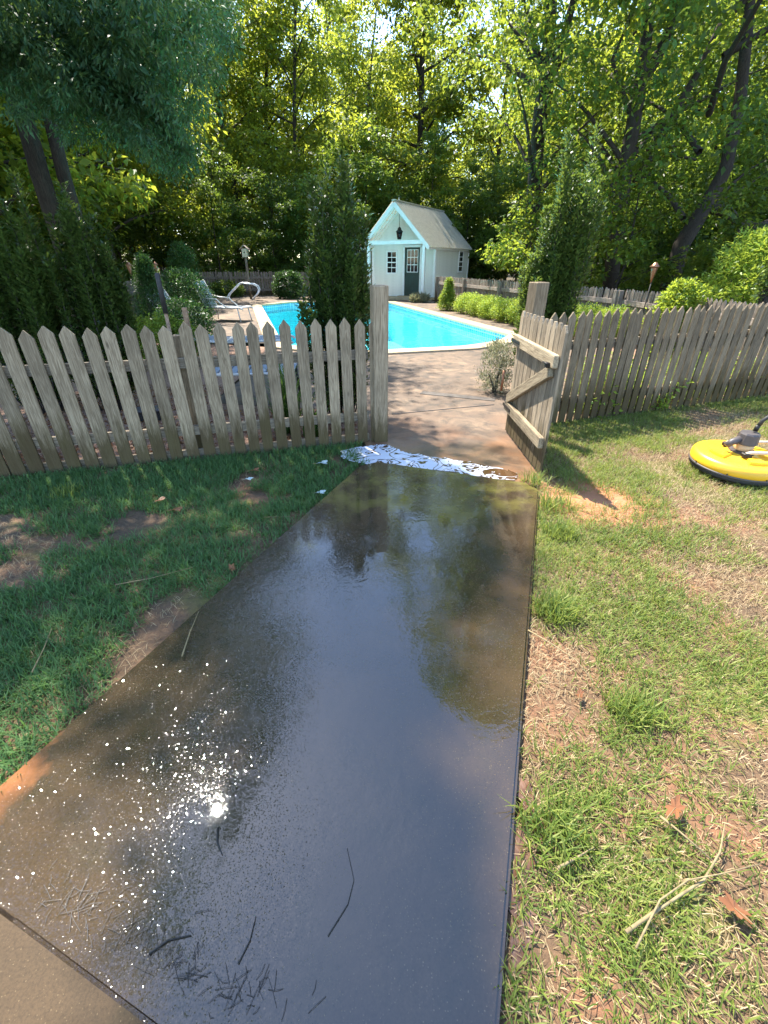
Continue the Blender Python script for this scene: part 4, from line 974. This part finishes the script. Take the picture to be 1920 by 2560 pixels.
big_tree('oak_tree', 'tall oak with forked dark trunk behind the right columnar holly', b, [[(b.x, Y, -.1), at(1340, 400, Y), at(1352, 260, Y), at(1372, 130, Y), at(1380, 0, Y), at(1385, -200, Y), at(1390, -420, Y)], [at(1352, 300, Y), at(1380, 190, Y), at(1412, 80, Y), at(1440, -20, Y), at(1470, -200, Y)]], 24, 5.0, 5.0, 340, 70, 81,
         limbs=[([at(1362, 135, Y), at(1325, 142, Y), at(1300, 95, Y), at(1270, 55, Y)], .1), ([at(1372, 170, Y), at(1392, 110, Y), at(1396, 60, Y)], .09)])
Y = 17.0
b = at(1545, 660, Y); b.z = 0
big_tree('oak_tree', 'oak with thick leaning twin grey trunks right of the tall forked oak', b, [[(b.x, Y, -.1), at(1560, 440, Y), at(1585, 300, Y), at(1605, 180, Y), at(1620, 60, Y), at(1632, -80, Y), at(1660, -350, Y)], [at(1600, 210, Y), at(1640, 150, Y), at(1680, 60, Y), at(1715, -40, Y), at(1760, -200, Y)]], 23, 4.6, 5.4, 380, 70, 82,
         limbs=[([at(1590, 470, Y + .6), at(1625, 380, Y + .5), at(1680, 290, Y), at(1740, 190, Y), at(1800, 60, Y)], .2), ([at(1620, 400, Y), at(1680, 385, Y), at(1740, 400, Y)], .09), ([at(1590, 320, Y), at(1560, 240, Y), at(1530, 150, Y), at(1570, 60, Y)], .09)])
Y = 15.0
b = at(1690, 650, Y); b.z = 0
big_tree('oak_tree', 'leaning dark oak with a low bent limb at the right edge', b, [[(b.x, Y, -.1), at(1705, 610, Y), at(1745, 545, Y), at(1790, 470, Y), at(1815, 420, Y), at(1850, 250, Y), at(1870, 60, Y), at(1890, -200, Y)], [at(1770, 515, Y), at(1810, 525, Y), at(1850, 560, Y), at(1895, 570, Y), at(1950, 540, Y), at(2030, 560, Y)]], 20, 3.8, 5.4, 420, 70, 83, 'leaf_dark', sky=True)
# vine covered trunk at the far right
Y = 8.2; b = at(1915, 760, Y); b.z = 0
t = thing('ivy_trunk', 'ivy covered dark trunk at the right edge of the picture', 'tree', b)
link('trunk', tube_mesh('trunk', [(0, 0, -.1), (.02, 0, .8), (.1, 0, 1.8), (.2, 0, 3.2)], [.2, .17, .15, .12], 10), 'bark', t)
rng = np.random.default_rng(90); zz = rng.random(260) * 2.6; aa = rng.random(260) * 6.28
link('ivy', foliage('ivy', rng, np.stack([.19 * np.cos(aa) + zz * .06, .19 * np.sin(aa), zz], 1), 22, np.full(260, .12), .06, .045, .5, 1), 'leaf_holly', t)

# woodland variants
tall = [make_tree_meshes('tall%d' % i, 100 + i, H, cb, Rr, nl, 13, 50, .25, .13, tr, .95) for i, (H, cb, Rr, nl, tr) in enumerate(((21, 3.5, 5.2, 34, .2), (18, 2.6, 5.6, 30, .16), (23, 5.5, 4.8, 36, .24), (16, 2.2, 4.6, 28, .12)))]
under = [make_tree_meshes('under%d' % i, 200 + i, H, .5, Rr, nl, 12, 60, .17, .09, .06, .55, .35) for i, (H, Rr, nl) in enumerate(((7.5, 3.0, 26), (5.5, 2.8, 22), (9.0, 2.8, 28)))]
tall_far = [(a.copy(), c.copy()) for a, c in tall[:3]]
for a, c in tall_far: a.materials.clear(); c.materials.clear()
rt = random.Random(12)
spots = []
for (x0, x1, y0, y1, n, kind, mind) in ((-22, 18, 30, 33, 15, 'u', 1.7), (-30, 26, 33.5, 40, 17, 't', 2.6), (0, 8, 34, 38, 3, 't', 2.0), (-36, 34, 41, 52, 14, 't', 3.6), (-55, 52, 56, 72, 20, 'f', 4.5),
                                       (-17, -11.5, 13, 26, 7, 'u', 1.9), (-26, -14, 14, 32, 9, 't', 3.2), (8.5, 17, 19.5, 26.5, 8, 'u', 1.9), (12, 30, 21, 33, 9, 't', 3.2), (8.6, 12, 22, 27, 3, 'u', 1.6), (-36, -24, 16, 40, 5, 't', 4), (26, 38, 18, 38, 6, 't', 4), (15, 22, 14, 19, 3, 'u', 2)):
    k = 0; tries = 0
    while k < n and tries < 900:
        tries += 1; x = rt.uniform(x0, x1); y = rt.uniform(y0, y1)
        if all((x - a) ** 2 + (y - c) ** 2 > mind ** 2 for a, c, kk in spots if kk == kind): spots.append((x, y, kind)); k += 1
spots += [(-12, 19.5, 't'), (-13, 24.3, 't'), (-12, 15.6, 't'), (4.4, 28.6, 'u'), (7.2, 27.6, 'u'), (2.2, 29.5, 'u'), (-1.2, 28.4, 'u'), (6.2, 31, 'u'), (-12.5, 28.2, 'u'), (-9.2, 27.8, 'u'), (-6, 28.3, 'u'), (-3.4, 29, 'u')]
for i, (x, y, kind) in enumerate(spots):
    side = 'left of the pool' if x < -9 and y < 27 else ('right of the pool' if x > 5 and y < 27 else 'behind the pool')
    if kind == 'u': place_tree('understory_tree', under[i % 3], 'leaf_dark', 'low dense dark green understory tree at the wood edge ' + side, (x, y, -.06), rt.uniform(0, 6.28), rt.uniform(.75, 1.1), 'understory trees ' + side)
    elif kind == 't': place_tree('woodland_tree', tall[i % 4], 'leaf_wood', 'tall slim leafy tree in the wood ' + side, (x, y, -.06), rt.uniform(0, 6.28), rt.uniform(.88, 1.12), 'tall woodland trees ' + side)
    else: place_tree('distant_tree', tall_far[i % 3], 'leaf_far', 'pale green distant tree deep in the wood behind the pool', (x, y, -.06), rt.uniform(0, 6.28), rt.uniform(1.0, 1.3), 'distant trees deep in the wood')

rng = np.random.default_rng(500); n = 2200; a = rng.uniform(-1.15, 1.15, n); r = rng.uniform(76, 92, n)
o = stuff(link('far_wood', foliage('far_wood', rng, np.stack([np.sin(a) * r, np.cos(a) * r, rng.random(n) ** 1.4 * 15], 1), 16, np.full(n, 2.2), .95, .5, .3, .8), 'leaf_dark')); tag(o, 'dim far-off wood closing the gaps between the trunks', 'wood')
for k_, (x, y, sd, lab) in enumerate(((6.7, 14.4, 301, 'bright leafed sapling in front of the leaning grey oak trunks'), (8.9, 13.0, 302, 'leafy sapling at the foot of the leaning dark oak'), (4.9, 16.6, 303, 'low leafy sapling behind the right fence beside the forked oak'))):
    place_tree('sapling_tree', make_tree_meshes('sapling%d' % k_, sd, (4.3, 3.4, 3.6)[k_], .7, 1.5, 20, 9, 26, .15, .085, .05, .42, .25), 'leaf_oak', lab, (x, y, -.06))

# ------------------------------------------------------------------ lawn
def blades(name, rng, X, Y, h, w, flat, mat, label, cat):
    n = len(X); a = rng.random(n) * 6.283; d = np.stack([np.cos(a), np.sin(a), np.zeros(n)], 1); s = np.stack([-d[:, 1], d[:, 0], np.zeros(n)], 1)
    P = np.stack([X, Y, np.full(n, -.015)], 1); ln = h * rng.uniform(.55, 1.25, n); tl = np.clip(flat + rng.normal(0, .28, n), .05, 1.45)
    up = np.cos(tl)[:, None] * np.array([0, 0, 1.]); out = d * np.sin(tl)[:, None]
    tl2 = np.clip(tl + rng.uniform(.1, .7, n), .05, 1.75); up2 = np.cos(tl2)[:, None] * np.array([0, 0, 1.]); out2 = d * np.sin(tl2)[:, None]
    m = P + (up + out) * (ln * .55)[:, None]; tp = m + (up2 + out2) * (ln * .45)[:, None]
    tp[:, 2] = np.maximum(tp[:, 2], .004); m[:, 2] = np.maximum(m[:, 2], .003)
    W_ = (w * rng.uniform(.7, 1.25, n))[:, None]
    v = np.stack([P - s * W_ * .5, P + s * W_ * .5, m + s * W_ * .45, m - s * W_ * .45, tp], 1).reshape(-1, 3)
    i = np.arange(n) * 5; q = np.stack([i, i + 1, i + 2, i + 3], 1); t3 = np.stack([i + 3, i + 2, i + 4], 1)
    o = stuff(link(name, np_mesh(name, v, q, t3), mat)); tag(o, label, cat); return o
pe1 = np.array(path_poly[0]); pe2 = np.array(path_poly[-1]); qe1 = np.array(path_poly[3]); qe2 = np.array(path_poly[4])
def side(X, Y, a, b): return (b[0] - a[0]) * (Y - a[1]) - (b[1] - a[1]) * (X - a[0])
fa = np.array((-4.9, 2.89)); fb = np.array((-.12, 4.21)); ra = np.array((1.46, 4.62)); rb = np.array((7.0, 6.58))
def visible(X, Y):
    x, y = proj(np.stack([X, Y, np.zeros_like(X)], 1)); return (x > -60) & (x < 1980) & (y < 2680)
def in_left(X, Y, m=.0): 
    return (side(X, Y, pe1, pe2) < -.0 + m) & (side(X, Y, fa, fb) < -.02) & ((Y < 3.7) | (X < -.22)) 
def in_right(X, Y): return (side(X, Y, qe1, qe2) > .02 - .22 * vnoise(X, Y, 6, 32) ** 2) & (side(X, Y, ra, rb) < .02) & ((Y < 3.2) | (X > 1.4))
def scatter(rng, n, x0, x1, y0, y1, near_bias=True):
    X = rng.uniform(x0, x1, n); Y = rng.uniform(y0, y1, n); return X, Y
rng = np.random.default_rng(300)
def tufts(rng, X, Y, k, r):
    X = np.repeat(X, k) + rng.normal(0, r, len(X) * k); Y = np.repeat(Y, k) + rng.normal(0, r, len(Y) * k); return X, Y
# left lawn, in tufts with bare clay between
X, Y = scatter(rng, 30000, -5, .6, .4, 4.3); dn = vnoise(X, Y, 1.9, 1) * .6 + vnoise(X, Y, 5, 2) * .4
k = in_left(X, Y, .12) & visible(X, Y) & (dn > .31) & (rng.random(len(X)) < np.clip((dn - .25) * 3.4, 0, 1)); X, Y = X[k], Y[k]
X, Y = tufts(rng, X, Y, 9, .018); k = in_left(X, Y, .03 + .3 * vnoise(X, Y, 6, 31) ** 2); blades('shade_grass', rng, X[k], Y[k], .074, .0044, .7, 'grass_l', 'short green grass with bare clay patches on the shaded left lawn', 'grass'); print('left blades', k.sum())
X, Y = scatter(rng, 60000, -5, .6, .4, 4.3); k = in_left(X, Y) & visible(X, Y) & (vnoise(X, Y, 2.3, 9) > .4) & (rng.random(len(X)) < .6)
blades('shade_thatch', rng, X[k], Y[k], .05, .0022, 1.3, 'straw', 'dry straw lying between the grass of the left lawn', 'straw')
# right lawn
X, Y = scatter(rng, 42000, .2, 6.2, .15, 6.2); dn = vnoise(X, Y, 1.6, 4) * .6 + vnoise(X, Y, 4.5, 5) * .4
clay = np.exp(-(((X - 1.62) / .35) ** 2 + ((Y - 3.0) / .28) ** 2))
k = in_right(X, Y) & visible(X, Y) & (rng.random(len(X)) < np.clip((dn - .27) * 2.6, 0.05, 1) * (1 - clay)); X, Y = X[k], Y[k]
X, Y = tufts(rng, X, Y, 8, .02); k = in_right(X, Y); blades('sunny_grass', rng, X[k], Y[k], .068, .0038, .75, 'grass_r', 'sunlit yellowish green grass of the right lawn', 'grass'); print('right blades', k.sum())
X, Y = scatter(rng, 260000, .2, 6.2, .15, 6.2); dn = vnoise(X, Y, 1.6, 4) * .6 + vnoise(X, Y, 4.5, 5) * .4; clay = np.exp(-(((X - 1.62) / .4) ** 2 + ((Y - 3.0) / .3) ** 2))
k = in_right(X, Y) & visible(X, Y) & (rng.random(len(X)) < np.clip(1.15 - dn, .1, 1) * (1 - clay)); blades('sunny_thatch', rng, X[k], Y[k], .045, .0024, 1.25, 'straw', 'dry straw coloured thatch in the sunny right lawn', 'straw'); print('thatch', k.sum())
# wood chips behind the left fence
X, Y = scatter(rng, 9000, -4.2, -.2, 3.2, 6.5); k = (side(X, Y, fa, fb) > .06) & ((X < -2.2) | (Y < 5.3)); X, Y = X[k], Y[k]; n = len(X)
P = np.stack([X, Y, rng.uniform(.0, .012, n)], 1); D = rng.normal(0, 1, (n, 3)); D[:, 2] *= .25; U = rng.normal(0, .35, (n, 3)); U[:, 2] += 1
o = stuff(link('wood_chips', leaves('wood_chips', P, D, U, rng.uniform(.03, .06, n), rng.uniform(.012, .03, n)), M['brown_leaf'])); tag(o, 'reddish wood chips strewn behind the left fence', 'wood chips')
# low green cover between the right fence and the hedge
n = 1500; X = rng.uniform(1.9, 6.6, n); Y = rng.uniform(4.9, 9.5, n); k = (side(X, Y, ra, rb) > .18) & (side(X, Y, ra, rb) < 9.5) & (X < 5.6) & (X > 2.2 + (Y - 4.9) * .35); X, Y = X[k], Y[k]
o = stuff(link('ground_cover', foliage('ground_cover', rng, np.stack([X, Y, rng.random(len(X)) ** 2 * .3 + .04], 1), 22, np.full(len(X), .13), .06, .035, .0, .8), 'leaf_lime')); tag(o, 'low bright green ground cover behind the right fence', 'ground cover')
# pine needles washed into the low corner of the path
n = 150; cx = gp(330, 2330, PW); X = []; 
U_ = rng.random(n); ed = [gp(40 + u * 520 + abs(rng.normal(0, 90)), 2262 + u * 300 - abs(rng.normal(0, 45)) + rng.normal(0, 12), PW) for u in U_]
vs = []; qs = []
for i, p in enumerate(ed):
    a = rng.normal(.9, .9); l = rng.uniform(.015, .06); d = np.array([math.cos(a), math.sin(a), 0]); s = np.array([-d[1], d[0], 0]) * .0006; b0 = np.array([p.x, p.y, PW + .003]); b1 = b0 + d * l * .5 + s * rng.normal(0, 4) + np.array([0, 0, .002]); b2 = b0 + d * l; b = len(vs); vs += [b0 - s, b0 + s, b1 + s, b1 - s, b2 + s, b2 - s]; qs += [(b, b + 1, b + 2, b + 3), (b + 3, b + 2, b + 4, b + 5)]
o = stuff(link('pine_needles', np_mesh('pine_needles', vs, qs), 'wet_twig')); tag(o, 'dark wet pine needles washed into the near corner of the path', 'pine needles')
# single twigs and leaves
def twig(label, pix, r, z=.02, mat='twig', group=None):
    P = [gp(x, y, z) for x, y in pix]; o = link('twig', tube_mesh('twig', [tuple(p - P[0]) for p in P], [r * (1 - .6 * i / (len(P) - 1)) for i in range(len(P))], 6), mat); o.location = P[0]; return tag(o, label, 'twig', group)
twig('thick curved branch lying in the grass at lower right', [(1565, 2330), (1650, 2270), (1760, 2200), (1800, 2130), (1812, 2060)], .0055, .03)
twig('thin forked branch crossing the thick one at lower right', [(1590, 2370), (1650, 2250), (1720, 2200), (1800, 2185), (1900, 2160)], .0032, .045)
twig('pale straight stick above the crossing branches at lower right', [(1650, 2040), (1700, 2080), (1780, 2150)], .0045, .03)
twig('short pale stick in the grass beside the path', [(1395, 2170), (1440, 2145), (1485, 2118)], .005, .03)
twig('long dry stem leaning from the path edge onto the grass', [(1320, 1575), (1380, 1610), (1440, 1650), (1485, 1705)], .0035, .05)
twig('pale straw stalk across the bare clay of the left lawn', [(288, 1462), (380, 1445), (482, 1418)], .003, .03)
twig('bent dry stick at the left edge of the path', [(455, 1640), (475, 1580), (497, 1528)], .0035, .05)
twig('grey dry stalk near the left border of the lawn', [(80, 1680), (110, 1620), (130, 1570)], .003, .04)
twig('short straw stalk near the far left path edge', [(660, 1293), (700, 1292), (727, 1291)], .0025, .02)
twig('long thin wet stem curved on the path middle', [(820, 2340), (870, 2260), (885, 2200), (868, 2120)], .0018, PW + .003, 'wet_twig')
twig('thick wet twig lying at the sun glint on the path', [(545, 2070), (543, 2105), (555, 2135)], .004, PW + .004, 'wet_twig')
twig('short wet stick beside the near corner of the path', [(372, 2385), (420, 2350), (478, 2338)], .003, PW + .004, 'wet_twig')
twig('slim wet twig on the blue path reflection', [(595, 2410), (625, 2350), (640, 2290)], .002, PW + .004, 'wet_twig')
def ground_leaf(label, px, py, s, rot, mat, z=.03, lob=True):
    p = gp(px, py, z); bm = bmesh.new(); n = 22; ring = []; rl = random.Random(int(px + py))
    for k in range(n):
        a = 2 * math.pi * k / n; r = s * (rl.uniform(.85, 1.1) if (k % 3 or not lob) else rl.uniform(.5, .7)) * (.75 + .75 * abs(math.cos(a)) ** 1.5); ring.append(bm.verts.new((r * math.cos(a), r * .75 * math.sin(a), s * .22 * math.sin(a * 2 + rot) + .25 * s * abs(math.sin(a)))))
    c = bm.verts.new((0, 0, 0))
    for k in range(n): bm.faces.new((c, ring[k], ring[(k + 1) % n]))
    t = thing('fallen_leaf', label, 'leaf', p, rot)
    link('blade', bm_mesh(bm, 'blade'), mat, t); link('stalk', tube_mesh('stalk', [(0, 0, .002), (-s * 1.9, 0, .006)], .0012, 5), 'twig', t)
ground_leaf('curled red brown leaf in the right lawn above the branches', 1688, 2020, .032, .6, 'brown_leaf', .05)
ground_leaf('torn brown leaf low in the right lawn', 1835, 2270, .03, 2.2, 'brown_leaf', .03)
ground_leaf('small brown leaf on the clay beside the path edge', 1450, 1735, .02, 1.0, 'brown_leaf', .03)
ground_leaf('pale silvery upturned leaf by the fence foot', 805, 1158, .045, .3, 'pale_leaf', .03)
ground_leaf('pale upturned leaf lying left of the path end', 620, 1198, .03, .1, 'pale_leaf', .02)
ground_leaf('whitish upturned leaf on the far left corner of the path', 800, 1232, .035, .2, 'pale_leaf', .02)
ground_leaf('upright tan dead leaf in the left lawn', 400, 1250, .03, 1.1, 'brown_leaf', .05, False)
ground_leaf('brown dead leaf under the tan one on the left lawn', 440, 1275, .035, .2, 'brown_leaf', .02)
ground_leaf('pinkish dead leaf near the fence on the left lawn', 636, 1176, .035, .5, 'brown_leaf', .02)
ground_leaf('red brown leaf tucked in the grass at the left path edge', 580, 1420, .028, 2.0, 'brown_leaf', .03)
# weeds at the fence foot
def weed(label, px, py, h, seed, mat='leaf_oak'):
    p = gp(px, py); bush('weed_plant', label, (p.x, p.y, 0), .13, .1, h, 26, 16, .035, .022, mat, seed, 0, None, 'weed', .02, .3)
weed('leafy weed at the foot of the right fence beside the gate', 1445, 1030, .34, 70)
weed('leafy weed against the right fence past the gate weed', 1530, 1018, .42, 71)
weed('low weed at the foot of the right fence before the cleaner', 1640, 1022, .2, 72)
weed('leafy weed at the foot of the right fence near the picture edge', 1895, 985, .4, 73)
# grass tufts at the path edge and gate
def tuft(label, px, py, h, n, seed):
    r_ = np.random.default_rng(seed); p = gp(px, py); X = np.clip(r_.normal(0, .06, n), -.1, .1); Y = np.clip(r_.normal(0, .05, n), -.09, .09)
    o = blades('grass_tuft', r_, X, Y, h, .005, .55, 'grass_r', label, 'grass tuft'); o.location = (p.x, p.y, .01); del o['kind']; o['group'] = 'grass tufts beside the path'
tuft('grass tuft under the free end of the gate', 1335, 1205, .12, 120, 401)
tuft('loose pale grass tuft right of the path far corner', 1385, 1265, .14, 110, 402)
tuft('dense dark green tuft at the right path edge', 1400, 1335, .10, 320, 403)
tuft('bushy tuft spilling over the right path edge', 1390, 1530, .11, 420, 404)
tuft('long bladed tuft at the right path edge near the camera', 1390, 2080, .12, 200, 405)
tuft('bright tuft in the middle of the right lawn', 1590, 1790, .11, 260, 406)
tuft('sunlit pale tuft alone in the shaded left lawn', 172, 1235, .09, 130, 407)
